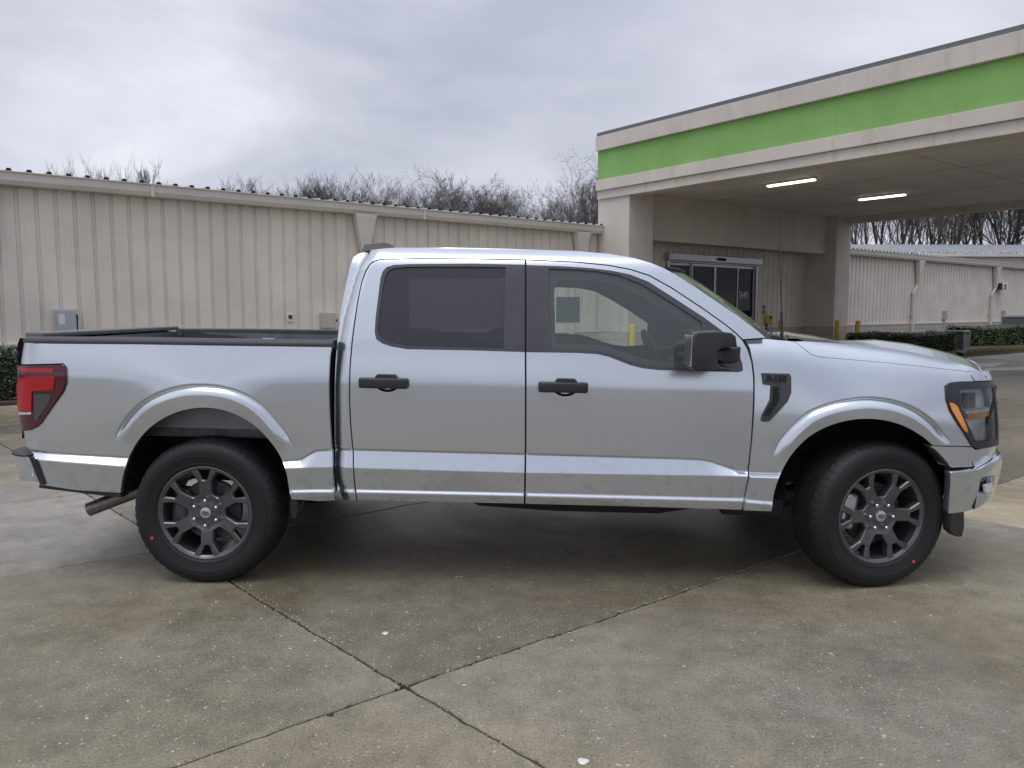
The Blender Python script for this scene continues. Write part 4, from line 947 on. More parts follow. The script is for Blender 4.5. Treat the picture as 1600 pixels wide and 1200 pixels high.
    me.normals_split_custom_set_from_vertices(nrm.tolist()); me.materials.append(mat)
    o = bpy.data.objects.new(name, me); COL.objects.link(o); o.parent = parent; return o

# outlines read off the photograph
REAR_ARCH = [(452, 764), (447, 737), (437, 711), (420, 687), (399, 666), (374, 650), (346, 640), (316, 637), (286, 641), (258, 652), (232, 670), (212, 694), (199, 720), (191, 748), (188, 770)]
REAR_ARCH = [tuple(p) for p in catmull(REAR_ARCH, 4)]
P_BED = [(33, 535.5), (200, 537), (360, 539.5), (518, 541.5), (515, 556), (513, 600), (514, 645), (517, 695), (519, 729), (521, 760), (524, 781.5), (500, 783), (456, 780)] + REAR_ARCH + \
        [(120, 766), (63, 757), (56, 736), (51, 715), (50, 706), (44, 703), (39, 692), (34, 674), (51, 672), (62, 665.5), (100, 613), (104.5, 599), (104, 573), (99, 567.5), (31, 569), (31, 552)]
CUT_R = [(557, 780.5), (553, 757), (551.5, 735), (550, 700), (546.5, 660), (545, 620), (546, 570), (549, 535), (553, 503), (558, 470), (564, 441), (570, 424), (577, 412.5), (584, 407), (593, 404.5)]
CUT_TOP = [(650, 403), (740, 403.5), (821, 405), (900, 408.5), (950, 413.5), (985, 420), (1015, 429.5), (1050, 449), (1100, 482), (1135, 507), (1152, 521), (1161, 530)]
ROOFL = [(560, 397), (567, 393.8), (580, 390.8), (597, 388.5), (620, 387), (700, 387), (800, 389), (900, 392.2), (950, 396.5), (990, 403), (1020, 412), (1040, 420.5)]
APIL = [(1068, 437), (1100, 458), (1150, 492), (1185, 518), (1196, 527.5)]
P_CABR = CUT_R + CUT_TOP + [(1175, 528.8)] + APIL[::-1] + ROOFL[::-1] + [(553, 402), (547.5, 415), (541, 442), (533, 484), (527.5, 530), (524.5, 565), (523, 610), (523, 690), (524.5, 745), (527, 765), (532, 777), (539, 781)]
P_RDOOR = [(593.5, 406.4), (650, 405), (740, 405.6), (819.8, 407), (819.8, 413.5), (740, 411.8), (640, 412.5), (615, 414), (604, 417.5), (598, 424), (594.5, 435), (590, 470), (586.5, 500), (585.5, 520), (588, 530), (597, 536.5), (612, 541.5), (636, 545.5), (740, 547.5), (819.8, 550), (820, 600), (819.8, 700), (818.3, 787),
           (700, 784.3), (559, 780.8), (555.2, 757), (553.6, 735), (552.1, 700), (548.7, 660), (547.2, 620), (548.2, 570), (551.2, 535), (555.2, 503), (560.2, 470), (566, 441), (572, 425), (578.6, 414), (585.5, 408.8)]
P_RWIN_O = [(819.8, 413.5), (740, 411.8), (640, 412.5), (615, 414), (604, 417.5), (598, 424), (594.5, 435), (590, 470), (586.5, 500), (585.5, 520), (588, 530), (597, 536.5), (612, 541.5), (636, 545.5), (740, 547.5), (819.8, 550)]
P_RGLASS = [(790, 417.5), (700, 416.7), (640, 417), (618, 418.5), (608, 422), (602.5, 430), (598, 450), (593.5, 485), (590.5, 515), (592.5, 525), (602, 532), (617, 537.5), (640, 541), (700, 542.3), (787, 544.5)]
P_FDOOR = [(822.6, 407), (900, 410.4), (950, 415.4), (984, 421.8), (1014, 431.3), (1049, 450.8), (1099, 483.8), (1134, 508.8), (1151, 523), (1159.5, 532), (1168, 547), (1173.5, 565), (1176.6, 590), (1176.4, 630), (1173, 690), (1168, 740), (1158.5, 796.5), (1000, 791.5), (821.3, 787), (822.6, 700), (822.8, 600), (822.6, 550.2),
           (900, 551.3), (932, 553), (952, 557.5), (985, 570.5), (1005, 575.5), (1030, 578.3), (1100, 580.2), (1155, 581.5), (1161, 579), (1160, 569), (1154, 550), (1143, 532), (1126, 515), (1100, 496), (1050, 463.5), (1013, 440), (985, 429), (955, 422.8), (920, 418.5), (880, 416), (822.6, 414)]
P_FWIN_O = P_FDOOR[21:]
P_FGLASS = [(858, 419.5), (900, 421), (935, 424), (965, 429.5), (1000, 442.5), (1050, 473), (1097, 503.5), (1097.5, 573.8), (1040, 573.5), (1012, 571), (990, 566), (955, 553.3), (935, 549), (900, 547.4), (859, 546.3)]
FRONT_ARCH = [(1207, 785), (1211, 764), (1222, 735), (1240, 706), (1266, 681), (1300, 663.5), (1338, 655), (1375, 655.5), (1410, 664.5), (1440, 681), (1456, 694)]
FRONT_ARCH = [tuple(p) for p in catmull(FRONT_ARCH, 4)]
FEN_TOP = [(1163.5, 530), (1196, 529.8), (1241, 533.8), (1252, 542), (1268, 555), (1285, 558.7), (1320, 561.5), (1380, 566.5), (1450, 574), (1511, 581)]
P_FENDER = FEN_TOP + [(1516, 587), (1522, 595.5), (1500, 596), (1485, 597.3), (1478.5, 601), (1479, 626), (1495, 656), (1509, 681), (1518, 696.8), (1458, 696)] + FRONT_ARCH[::-1] + [(1205, 799), (1161.5, 797.3), (1171, 740), (1176, 690), (1179.2, 630), (1179.2, 590), (1176.2, 564), (1170.5, 546)]
P_VENT = [(1190.5, 583), (1234, 584), (1236.5, 590), (1236.5, 614), (1231, 627.5), (1202.5, 658.5), (1192, 659.5), (1189.5, 656), (1191.5, 648), (1203.5, 625), (1205, 602), (1193, 600.5)]

def truck_side(sy):
    near = sy < 0
    bed = panel('bed_side', [P_BED], M_paint, truck, 'bed', sy=sy, res=.02)
    panel('cab_frame', [P_CABR], M_paint, truck, 'cab', sy=sy, res=.02)
    panel('pillar_lining', [P_CABR], M_inner, truck, 'cab', off=-.075, sy=sy, res=.06, flange=.0, feats=False)
    fen = panel('fender', [P_FENDER], M_paint, truck, 'fender', sy=sy, res=.02)
    rd = panel('rear_door', [P_RDOOR], M_paint, truck, 'cab', sy=sy, res=.02)
    fd = panel('front_door', [P_FDOOR], M_paint, truck, 'cab', sy=sy, res=.02)
    panel('window_trim', [P_RWIN_O, P_RGLASS], M_pillar, rd, 'cab', off=.002, sy=sy, res=.02, flange=.02, feats=False)
    panel('window_trim', [P_FWIN_O, P_FGLASS], M_pillar, fd, 'cab', off=.002, sy=sy, res=.02, flange=.02, feats=False)
    panel('window', [P_RGLASS], M_glass_r, rd, 'cab', off=-.006, sy=sy, res=.03, flange=0, feats=False)
    panel('window', [P_FGLASS], M_glass_f, fd, 'cab', off=-.006, sy=sy, res=.03, flange=0, feats=False)
    ins = lambda lp, c, k: [(c[0] + (u - c[0]) * k, c[1] + (v - c[1]) * k) for u, v in lp]
    dc = [(824, 407), (900, 410.5), (985, 422), (1050, 451), (1134, 509), (1159, 532), (1173, 565), (1176, 630), (1158, 790), (822, 785)]
    fgh = [(870, 440), (878, 436.5), (930, 438), (965, 445), (1000, 462), (1050, 491), (1086, 514), (1088, 562), (1040, 566), (1012, 562), (990, 556), (955, 543), (935, 539), (900, 537.4), (868, 537), (866, 455)]
    panel('door_card', [dc, fgh], M_inner, fd, 'cab', off=-.085, sy=sy, res=.05, flange=.02, feats=False)
    dc2 = [(594, 407), (700, 406), (818, 408), (818, 784), (562, 778), (549, 620), (560, 470), (572, 425)]
    rgh = [(612, 428), (640, 425), (785, 427), (782, 536), (640, 533), (604, 526), (604, 470)]
    panel('door_card', [dc2, rgh], M_inner, rd, 'cab', off=-.085, sy=sy, res=.05, flange=.02, feats=False)
    # dark rubber seals that close the shut lines from behind
    seal = [[(820.6, 408), (821, 600), (820.2, 788)], CUT_R, CUT_TOP[::1] + [(1170, 545), (1178, 590), (1178, 640), (1174.5, 690), (1169.5, 740), (1160, 797)]]
    m = MB()
    for pl in seal:
        pts = np.array([up(u, v, 'cab') for u, v in pl]); pts = np.array(dense(pts, .04)[:-int(np.linalg.norm(pts[-1] - pts[0]) / .04 + .5) or None]) if False else pts
        q = []
        for a, b in zip(pts[:-1], pts[1:]):
            n = max(1, int(np.linalg.norm(b - a) / .04)); q += [a + (b - a) * i / n for i in range(n)]
        q.append(pts[-1]); q = np.array(q); p3 = S(q[:, 0], q[:, 1], 'cab', -.019)
        if sy > 0: p3[:, 1] *= -1
        m.tube([tuple(p) for p in p3], .012, 6)
    m.build('door_seal', M_rubber, truck, smooth=True)
    # handles
    for door, (hu, hv) in ((rd, (601, 597.5)), (fd, (879.5, 604))):
        s_, z_ = up(hu, hv, 'cab'); c = S(np.array([s_]), np.array([1.0]), 'bed')[0]; y0 = sy * abs(c[1])
        m = MB(); w, h = .131, .0285
        ya, yb = sorted((y0 + sy * .004, y0 + sy * .042)); m.rbox(s_ - w, s_ + w, ya, yb, z_ - h, z_ + h, .012, 3)
        ya, yb = sorted((y0 - sy * .012, y0 + sy * .012)); m.rbox(s_ - w + .004, s_ - .075, ya, yb, z_ - .022, z_ + .022, .006); m.rbox(s_ + .08, s_ + w - .004, ya, yb, z_ - .022, z_ + .022, .006)
        ya, yb = sorted((y0 - sy * .006, y0 + sy * .036)); cx = s_ + .015
        poly = [(cx - .062, z_), (cx - .056, z_ + .036), (cx - .045, z_ + .046), (cx + .045, z_ + .046), (cx + .056, z_ + .036), (cx + .062, z_)]
        m.prism(poly, ya, yb); m.build('door_handle', M_trim, door, smooth=True, angle=40)
    # fender vent with raised lettering
    v = panel('fender_vent', [P_VENT], M_mold, fen, 'fender', off=.010, sy=sy, res=.012, flange=.02, feats=False)
    m = MB()
    for k in range(13):
        t = k / 12; u = 1213 - 14 * max(0, t - .45) / .55; vv = 606 + 42 * t; s_, z_ = up(u, vv, 'fender', .010); p = S(np.array([s_]), np.array([z_]), 'fender', .012)[0]
        y = sy * abs(p[1]); m.box(s_ - .020, s_ + .014, min(y, y + sy * .004), max(y, y + sy * .004), z_ - .0035, z_ + .0035)
    m.build('vent_louver', M_closure, fen)
    pb_ = [(1193.5, 585.5), (1233, 586.4), (1233.5, 598.5), (1195, 597.5)]
    s_, z_ = np.mean([up(u, v_, 'fender', .012) for u, v_ in pb_], 0)
    p = S(np.array([s_]), np.array([z_]), 'fender', .0115)[0]; e1 = E(s_, z_ + .02, 'fender')[0] - E(s_, z_ - .02, 'fender')[0]; tl = math.atan2(e1, .04)
    mtx = Matrix.Translation((p[0], sy * abs(p[1]), p[2])) @ (Matrix.Rotation(0 if near else math.pi, 4, 'Z')) @ Matrix.Rotation(math.pi / 2 - tl, 4, 'X') 
    text_mesh('lettering', 'F-150', .046, .005, M_closure, fen, mtx, sx=.98, bold=.0012)
    # hood edge, lamps, bumper pieces
    # mirror
    mp = lambda pts, y: [(on_plane(u, v_, y)[0] + (0 if near else .20), on_plane(u, v_, y)[2]) for u, v_ in pts]
    hs = mp([(1079, 521.5), (1085, 518), (1120, 517), (1136, 519.5), (1142, 525), (1144, 541), (1122, 542), (1115, 546.5), (1114, 565), (1119, 571), (1136, 573), (1130, 578), (1080, 577.5), (1075.5, 573), (1075.8, 546)], -1.20)
    m = MB(); ya, yb = sorted((sy * 1.30, sy * 1.085)); bm = bmesh.new()
    vsb = [bm.verts.new((x, yy, z)) for yy in (ya, yb) for x, z in hs]; n = len(hs)
    bm.faces.new(vsb[:n]); bm.faces.new(vsb[n:][::-1]); [bm.faces.new((vsb[i], vsb[i + n], vsb[(i + 1) % n + n], vsb[(i + 1) % n])) for i in range(n)]
    bmesh.ops.recalc_face_normals(bm, faces=bm.faces[:])
    bmesh.ops.bevel(bm, geom=[e_ for e_ in bm.edges if abs(e_.verts[0].co.y - e_.verts[1].co.y) < 1e-5], offset=.022, segments=4, affect='EDGES', profile=.55, clamp_overlap=True)
    m.frombm(bm); mo = m.build('mirror', M_trim, fd, smooth=True, angle=50)
    am = mp([(1115, 546), (1152, 540), (1150, 563), (1138, 567.5), (1115, 566)], -1.12)
    m = MB(); ya, yb = sorted((sy * 1.20, sy * .955)); m.prism(am, ya, yb); m.build('mirror_arm', M_trim, fd, bevel=.012)
    g0 = mp([(1117, 548), (1129, 547.5), (1129, 564), (1117, 564)], -1.21); m = MB(); ya, yb = sorted((sy * 1.212, sy * 1.19)); m.rbox(min(q[0] for q in g0), max(q[0] for q in g0), ya, yb, min(q[1] for q in g0), max(q[1] for q in g0), .006); m.build('mirror_hinge', M_pillar, fd)
    gx = min(q[0] for q in hs); m = MB(); ya, yb = sorted((sy * 1.28, sy * 1.11)); m.rbox(gx - .003, gx + .006, ya, yb, min(q[1] for q in hs) + .02, max(q[1] for q in hs) - .02, .003); m.build('mirror_glass', M_chrome, fd)
    # tail lamp
    tl_ = [(28, 571.5), (97, 570), (101.5, 575), (102, 598), (97, 612), (61, 663.5), (51, 669.5), (34.5, 671.5), (30, 656), (25, 640), (23, 620), (22.5, 602), (26, 588)]
    o_ = .014; T = [up(u, v_, 'bed', o_) for u, v_ in tl_]
    lampk = dict(sz=True, feats=False)
    smax_ = -2.975
    lamp = panel('tail_lamp', [[(max(p[0], smax_), p[1]) for p in T]], M_darkred, truck, 'bed', off=o_, sy=sy, res=.012, flange=.05, sz=True, feats=False)
    q = lambda pts, of: [(max(p[0], smax_ + .003), p[1]) for p in (up(u, v_, 'bed', of) for u, v_ in pts)]
    panel('brake_light', [q([(26, 600), (31, 592), (40, 588), (85, 588), (83, 609), (51, 611), (49, 615), (48.5, 643), (24.5, 641), (23, 615)], o_ + .006)], M_red, lamp, 'bed', off=o_ + .006, sy=sy, res=.012, flange=.008, **lampk)
    panel('reversing_light', [q([(53, 616.5), (80, 615.5), (77, 627), (59, 655), (54, 658)], o_ + .003)], M_smoke, lamp, 'bed', off=o_ + .003, sy=sy, res=.012, flange=.005, **lampk)
    panel('upper_reflector', [q([(31, 575), (84, 575.5), (82, 582), (33, 581)], o_ + .003)], M_red, lamp, 'bed', off=o_ + .003, sy=sy, res=.012, flange=.004, **lampk)
    panel('chrome_strip', [q([(25, 644), (48, 643.8), (48, 647.5), (26, 648)], o_ + .003)], M_reflector, lamp, 'bed', off=o_ + .003, sy=sy, res=.012, flange=.004, **lampk)
    # head lamp
    hlo = [(1480, 602), (1485, 598.3), (1500, 597.2), (1524, 597), (1549, 596.5)]
    hl = [up(u, v_, 'fender', .012) for u, v_ in hlo]; sE = up(1543, 640, 'plain')[0] + .16
    bot = [up(u, v_, 'fender', .012) for u, v_ in [(1546, 699), (1530, 701), (1522, 697.5), (1511.5, 681), (1498, 656), (1481.5, 626)]]
    zt, zb_ = hl[-1][1], bot[0][1]
    hole = [up(u, v_, 'fender', .012) for u, v_ in [(1500, 609), (1525, 607.5)]]; holeb = [up(u, v_, 'fender', .012) for u, v_ in [(1531, 693), (1523, 685), (1509, 656), (1500, 630)]]
    sH = sE - .035
    hole_full = hole + [(sH, hole[1][1]), (sH, zb_ + .030)] + holeb
    ho = panel('headlight', [hl[:4] + [(sE, zt), (sE, zb_)] + bot[1:], hole_full], M_trim, truck, 'fender', off=.012, sy=sy, res=.014, flange=.06, sz=True, feats=False)
    panel('reflector', [hole_full], M_reflector, ho, 'fender', off=-.045, sy=sy, res=.02, flange=0, sz=True, feats=False)
    panel('lens', [hole_full], M_lampglass, ho, 'fender', off=.006, sy=sy, res=.02, flange=0, sz=True, feats=False)
    def hp(nm, pts, mt, of, fl=.03): 
        a = [up(u, v_, 'fender', of) for u, v_ in pts]; a = [(min(p[0], sH - .002), p[1]) for p in a]
        return panel(nm, [a], mt, ho, 'fender', off=of, sy=sy, res=.012, flange=fl, sz=True, feats=False)
    hp('light_bar', [(1509, 642), (1530, 640), (1546, 636.5), (1546, 643), (1530, 645.5), (1511, 647)], M_reflector, -.006)
    hp('turn_signal', [(1511, 648), (1530, 646.5), (1546, 644.5), (1546, 650), (1530, 653), (1514, 655)], M_amber, -.010)
    hp('projector', [(1505, 614), (1524, 613), (1524, 637), (1508, 639), (1504, 630)], M_smoke, -.03, .01)
    hp('side_marker', [(1484.5, 629), (1490, 630), (1496.5, 635), (1512.5, 672), (1511, 676.5), (1504, 668), (1488, 641)], M_amber, .016, .006)
    # lower valance, bumper, fog lamp
    va = [up(u, v_, 'plain') for u, v_ in [(1457, 697.5), (1518, 698.5), (1524, 703), (1549, 697)]]; vb = [up(u, v_, 'plain') for u, v_ in [(1553, 711), (1545, 722), (1520, 729), (1487, 730.5)]]
    panel('front_valance', [va + [(SMAX - .003, va[-1][1]), (SMAX - .003, vb[0][1] + .0)] + vb[1:] + [up(1478, 719, 'plain')]], M_paint, truck, 'plain', sy=sy, res=.025, flange=.10, sz=True, feats=False)
    ob = .035
    ba = [up(u, v_, 'plain', ob) for u, v_ in [(1487, 739), (1508, 737), (1530, 733)]]; bt = up(1556, 715, 'plain', ob); bb = [up(u, v_, 'plain', ob) for u, v_ in [(1551, 785), (1538, 795), (1520, 801), (1490, 805.5)]]
    fh = [up(u, v_, 'plain', ob) for u, v_ in [(1533, 749), (1536, 746), (1552, 742.5), (1556, 744), (1556, 765), (1550, 770), (1538, 774), (1533, 770)]]
    bu = panel('front_bumper', [ba + [bt, (SMAX - .003, bt[1]), (SMAX - .003, bb[0][1])] + bb + [up(1488.5, 770, 'plain', ob)], fh], M_paint, truck, 'bumper', off=ob, sy=sy, res=.015, flange=.045, sz=True, feats=False)
    panel('fog_lamp', [fh], M_smoke, bu, 'plain', off=ob - .045, sy=sy, res=.02, flange=0, sz=True, feats=False)
    fl2 = [up(u, v_, 'plain', .015) for u, v_ in [(1537, 757), (1552, 753), (1552, 764), (1539, 770)]]; panel('fog_reflector', [fl2], M_reflector, bu, 'plain', off=.02, sy=sy, res=.01, flange=.012, sz=True, feats=False)
    # dark filler between valance and bumper
    fa = [(up(1487, 728, 'plain')[0], vb[-1][1] + .02), (SMAX - .003, vb[0][1] + .03), (SMAX - .003, .58), (up(1490, 760, 'plain')[0], .58)]
    panel('bumper_filler', [fa], M_dark, truck, 'plain', off=-.03, sy=sy, res=.05, flange=.03, sz=True, feats=False)
    ad = [up(u, v_, 'plain', .02) for u, v_ in [(1490, 800), (1511, 800), (1511.5, 824), (1508, 840), (1500, 840.5), (1490, 832)]]
    panel('air_deflector', [ad], M_trim, truck, 'plain', off=.0, sy=sy, res=.02, flange=.06, sz=True, feats=False)
    # rear bumper
    rb = [up(u, v_, 'plain', .05) for u, v_ in [(45, 716), (55.5, 757)]]; zl = up(20, 714, 'plain', .05)[1]; zbm = up(28, 751, 'plain', .05)[1]
    rbm = panel('rear_bumper', [[(SMIN + .003, zl), (rb[0][0], rb[0][1]), (rb[1][0], rb[1][1]), (SMIN + .28 + .42, zbm - .01), (SMIN + .003, zbm)]], M_paint, truck, 'bumper', off=.05, sy=sy, res=.02, flange=.05, sz=True, feats=False)
    pd = np.array([up(50, 705, 'plain', .03)[0], zl + .026])
    bg_ = [up(u, v_, 'plain', .02) for u, v_ in [(48, 713.5), (53.5, 713.5), (66.5, 758.5), (59, 757.5)]]; panel('bumper_gap_shade', [bg_], M_trim, rbm, 'bumper', off=.058, sy=sy, res=.02, flange=.012, sz=True, feats=False)  # black strip painted in for the shaded gap at the bumper end
    panel('step_pad', [[(SMIN + .003, zl + .005), (rb[0][0] - .025, rb[0][1] + .005), (rb[0][0] - .03, pd[1]), (SMIN + .003, pd[1])]], M_trim, rbm, 'plain', off=.054, sy=sy, res=.02, flange=.09, sz=True, feats=False)
    if near:
        tri = [up(u, v_, 'plain', .062) for u, v_ in [(36, 747), (40.5, 747), (39, 738)]]; panel('reflector_sticker', [tri], M_white, rbm, 'bumper', off=.053, sy=sy, res=.01, flange=0, sz=True, feats=False)
    # bed rail cap
    rp = [up(u, v_, 'bed') for u, v_ in [(32.5, 535), (200, 536.5), (360, 539), (519, 541)]]
    rows = []
    for s_ in np.linspace(rp[0][0] - .005, rp[-1][0], 14):
        z_ = np.interp(s_, [p[0] for p in rp], [p[1] for p in rp]); p = S(np.array([s_]), np.array([z_]), 'bed')[0]; pn_ = plan(np.array([s_]))[1][0]
        pr_ = [(.003, -.004), (.006, .003), (.004, .012), (.000, .020), (-.008, .027), (-.02, .031), (-.10, .031), (-.112, .024), (-.115, -.04)]
        if rows: pass
        rows.append([(p[0] + pn_[0] * a, -sy * (p[1] + pn_[1] * a) if sy > 0 else p[1] + pn_[1] * a, z_ + b) for a, b in pr_])
    m = MB(); m.loft(rows); o0 = len(m.v); m.add(rows[0], [tuple(range(len(rows[0])))]); m.add(rows[-1], [tuple(range(len(rows[-1])))]); m.build('rail_cap', M_mold, bed, smooth=True, angle=45)
    return bed
bed_near = truck_side(-1); bed_far = truck_side(1)

# roof, windscreen, hood
rl = [up(u, v, 'cab') for u, v in [tuple(a) for a in dense(ROOFL, 14)[:-1 - int(np.hypot(1040 - 560, 23.5) / 14)]] + [ROOFL[-1]]]; rl3 = S(np.array([p[0] for p in rl]), np.array([p[1] for p in rl]), 'cab')
def across(edge, crown, bow=0., n=17, pw=2., dz=0.):
    rows = []
    for p in edge:
        ye = abs(p[1]); rows.append([(p[0] + bow * (1 - abs(t) ** 3), t * ye, p[2] + crown * (1 - abs(t) ** pw) + dz) for t in np.linspace(-1, 1, n)])
    return rows
m = MB(); m.loft(across(rl3, .040)); m.build('roof', M_paint, truck, smooth=True, angle=70)
m = MB(); m.loft(across([(p[0], p[1] * .95, p[2] - .085) for p in rl3], .03)); m.build('headliner', M_inner, truck, smooth=True, angle=70)
al = [up(u, v, 'cab') for u, v in [ROOFL[-1]] + APIL]; al3 = S(np.array([p[0] for p in al]), np.array([p[1] for p in al]), 'cab')
m = MB()
ed = [al3[0] + (al3[-1] - al3[0]) * 0]
ed = []
for a, b in zip(al3[:-1], al3[1:]):
    for k in range(4): ed.append(a + (b - a) * k / 4)
ed.append(al3[-1]); ed.append(al3[-1] + (al3[-1] - al3[-2]) * 1.2)
ed = [np.array((q[0], -min(abs(q[1]), .955 - .6 * max(0, 1.475 - q[2])), q[2])) for q in ed]
m.loft(across(ed, 0., bow=.20, n=33)); m.build('windscreen', M_glass_w, truck, smooth=True, angle=80)
m = MB()
top_ = across([al3[0]], .0, bow=.20, n=33)[0]
m.tube([(p[0] + .004, p[1], p[2] + .004) for p in top_], .012, 6); m.build('windscreen_seal', M_rubber, truck, smooth=True)
hdn = across([rl3[-1]], .040)[0]; hdf = across([rl3[-1]], 0, bow=.20)[0]
m = MB(); m.loft([hdn, [(a[0] * .5 + b[0] * .5, a[1], max(a[2], b[2]) - .004) for a, b in zip(hdn, hdf)], hdf]); m.build('roof_header', M_paint, truck, smooth=True, angle=80)
# hood
HE = [(1258, 533.3), (1300, 536), (1340, 538.5), (1380, 542.5), (1430, 551), (1470, 560), (1500, 568), (1520, 574.5), (1533, 581)]
HB = [(1512, 580.6), (1450, 573.4), (1380, 565.9), (1320, 560.9), (1285.5, 558.0), (1269, 554.5), (1253, 541.5), (1242.5, 533.6)]
hd_e = [up(u, v, 'fender') for u, v in HE]; he3 = S(np.array([p[0] for p in hd_e]), np.array([p[1] for p in hd_e]), 'fender')
m = MB(); rows = []
for p in he3:
    ye = abs(p[1]); row = []
    for t in list(np.linspace(-1, -.86, 5)) + list(np.linspace(-.85, .85, 41)) + list(np.linspace(.86, 1, 5)):
        a = abs(t); dome = .045 * np.clip((1 - a) / .14, 0, 1) - .045 * sm((.86 - a) / .3)
        front = .085 * (1 - a ** 3) * sm((p[0] - 1.5) / .9)
        row.append((p[0] + front, t * ye, p[2] + float(dome) * float(.25 + .75 * sm((p[0] - 1.58) / .35))))
    rows.append(row)
last = rows[-1]; rows.append([(x + .03, y, z - .025) for x, y, z in last]); rows.append([(x + .045, y, z - .06) for x, y, z in last])
m.loft(rows); hood = m.build('hood', M_paint, truck, smooth=True, angle=50)
for sy in (-1, 1):
    panel('hood_edge', [HE + HB], M_paint, hood, 'fender', sy=sy, res=.018, flange=.02)
    nz = [up(u, v, 'fender', .004) for u, v in [(1514.5, 581.5), (1524, 595.2), (1547, 592)]]; zt_ = nz[0][1]
    panel('hood_nose', [[nz[0], nz[1], (SMAX - .003, nz[2][1] - .005), (SMAX - .003, zt_ + .012)]], M_paint, hood, 'fender', off=.004, sy=sy, res=.02, flange=.05, sz=True, feats=False)
# cowl, wipers, antenna
m = MB()
ck = [on_plane(u, v, -.72) for u, v in ((1190, 527), (1262, 531))]
xs0, xs1 = ck[0][0], ck[1][0]; z0 = ck[0][2] - .02
m.loft([[(x + .13 * (1 - abs(t) ** 3), t * .74, z0 - .03 + dz) for t in np.linspace(-1, 1, 15)] for x, dz in ((xs0 - .06, .03), (xs0 + .02, .005), (xs0 + .16, .0), (xs1 + .02, .02))])
cowl = m.build('cowl', M_mold, truck, smooth=True)
m = MB(); r = random.Random(2)
for k in range(5):
    x = xs0 + .02 + k * .03; m.tube([(x, -.70, z0 - .02), (x + .02, -.66, z0 + .03 + .012 * (k % 2)), (x + .05, -.58, z0 + .015), (x + .09, -.42, z0 + .0)], .009, 6)
m.tube([(xs0 + .03, -.66, z0 + .02), (xs0 - .02, -.30, z0 + .10), (xs0 + .02, .1, z0 + .09)], .011, 6); m.rbox(xs0 + .0, xs0 + .09, -.70, -.60, z0 - .03, z0 + .035, .012)
m.build('wiper', M_trim, cowl, smooth=True)
ab = on_plane(1222, 529, -.80); at_ = on_plane(1217.5, 338, -.80); mid_a = ab + (at_ - ab) * .22
m = MB(); m.tube([tuple(ab - np.array([0, 0, .03])), tuple(ab + (at_ - ab) * .02), tuple(mid_a)], [.013, .0085, .006], 10); m.tube([tuple(mid_a), tuple(at_)], [.0032, .0022], 6)
m.rbox(at_[0] - .005, at_[0] + .005, at_[1] - .005, at_[1] + .005, at_[2] - .01, at_[2] + .003, .003); m.build('antenna', M_trim, truck, smooth=True)
# shark fin on the roof
fa_ = [on_plane(u, v, -.25) for u, v in ((566, 399), (572.5, 384), (585, 382.5), (602, 381.5), (610, 383), (622, 390), (622, 399))]
m = MB(); n = len(fa_)
m.loft([[(p[0], -.25 + w, p[2]) for p in fa_] for w in (-.02, -.06, -.06, .06, .06, .02)][0:0] or [[(p[0], -.25 + w * (1 if p[2] < fa_[2][2] - .03 else .45), p[2]) for p in fa_] for w in (-.07, .07)]); m.add([(p[0], -.25 - .07 * (1 if p[2] < fa_[2][2] - .03 else .45), p[2]) for p in fa_], [tuple(range(n))]); m.build('roof_antenna', M_trim, truck, smooth=True, bevel=.006)
# cab rear wall and rear glass
cl3 = S(CLEFT[:, 0], CLEFT[:, 1], 'cab'); m = MB(); m.loft([[(p[0] + .02 - .03 * (1 - (t) ** 2), t * abs(p[1]), p[2]) for t in np.linspace(-1, 1, 13)] for p in cl3 if p[2] < 1.32]); m.build('cab_rear_wall', M_paint, truck, smooth=True)
m = MB(); m.loft([[(p[0] + .02 - .03 * (1 - (t) ** 2), t * abs(p[1]), p[2]) for t in np.linspace(-1, 1, 13)] for p in list(cl3[-5:]) if p[2] > 1.25]); m.build('rear_window', M_glass_r, truck, smooth=True)
# bed interior
zb1 = 1.27; bx0, bx1 = -2.80, float(up(516, 600, 'bed')[0]) - .01
for sy in (-1, 1):
    m = MB(); rows = [[(x, sy * y, z) for y, z in ((.86, zb1), (.865, 1.20), (.85, 1.18), (.85, .80), (.60 if -2.3 < x < -1.35 else .84, .78))] for x in np.linspace(bx0, bx1, 24)]; m.loft(rows)
    iw = m.build('bed_inner_wall', M_bed, bed_near if sy < 0 else bed_far, smooth=True)
    for x in (-2.1, -1.55, -1.0, -.72):
        m = MB(); ya, yb = sorted((sy * .858, sy * .835)); m.rbox(x - .05, x + .05, ya, yb, 1.165, 1.235, .01); m.build('tie_down', M_silvercap, iw)
m = MB(); m.box(bx0, bx1, -.85, .85, .76, .80); m.build('bed_floor', M_liner, truck)
m = MB(); m.box(bx1 - .045, bx1 + .0, -.93, .93, .55, 1.275); bh = m.build('bed_front_wall', M_dark, truck); m = MB(); m.rbox(bx1 - .07, bx1 + .006, -.92, .92, 1.276, 1.305, .008); m.build('front_rail_cap', M_mold, bh)
m = MB(); m.loft([[(x, y, z) for y in np.linspace(-.87, .87, 9)] for x, z in ((-2.80, .72), (-2.80, 1.275), (-2.90, 1.285), (-2.915, 1.25), (-2.912, .72))], closed=False); tg_ = m.build('tailgate', M_paint, truck, smooth=True, angle=40)
m = MB(); m.rbox(-2.90, -2.79, -.83, .83, 1.285, 1.316, .010); m.build('tailgate_cap', simple('cap_grey', (.13, .13, .14), .32, var=.15), tg_)
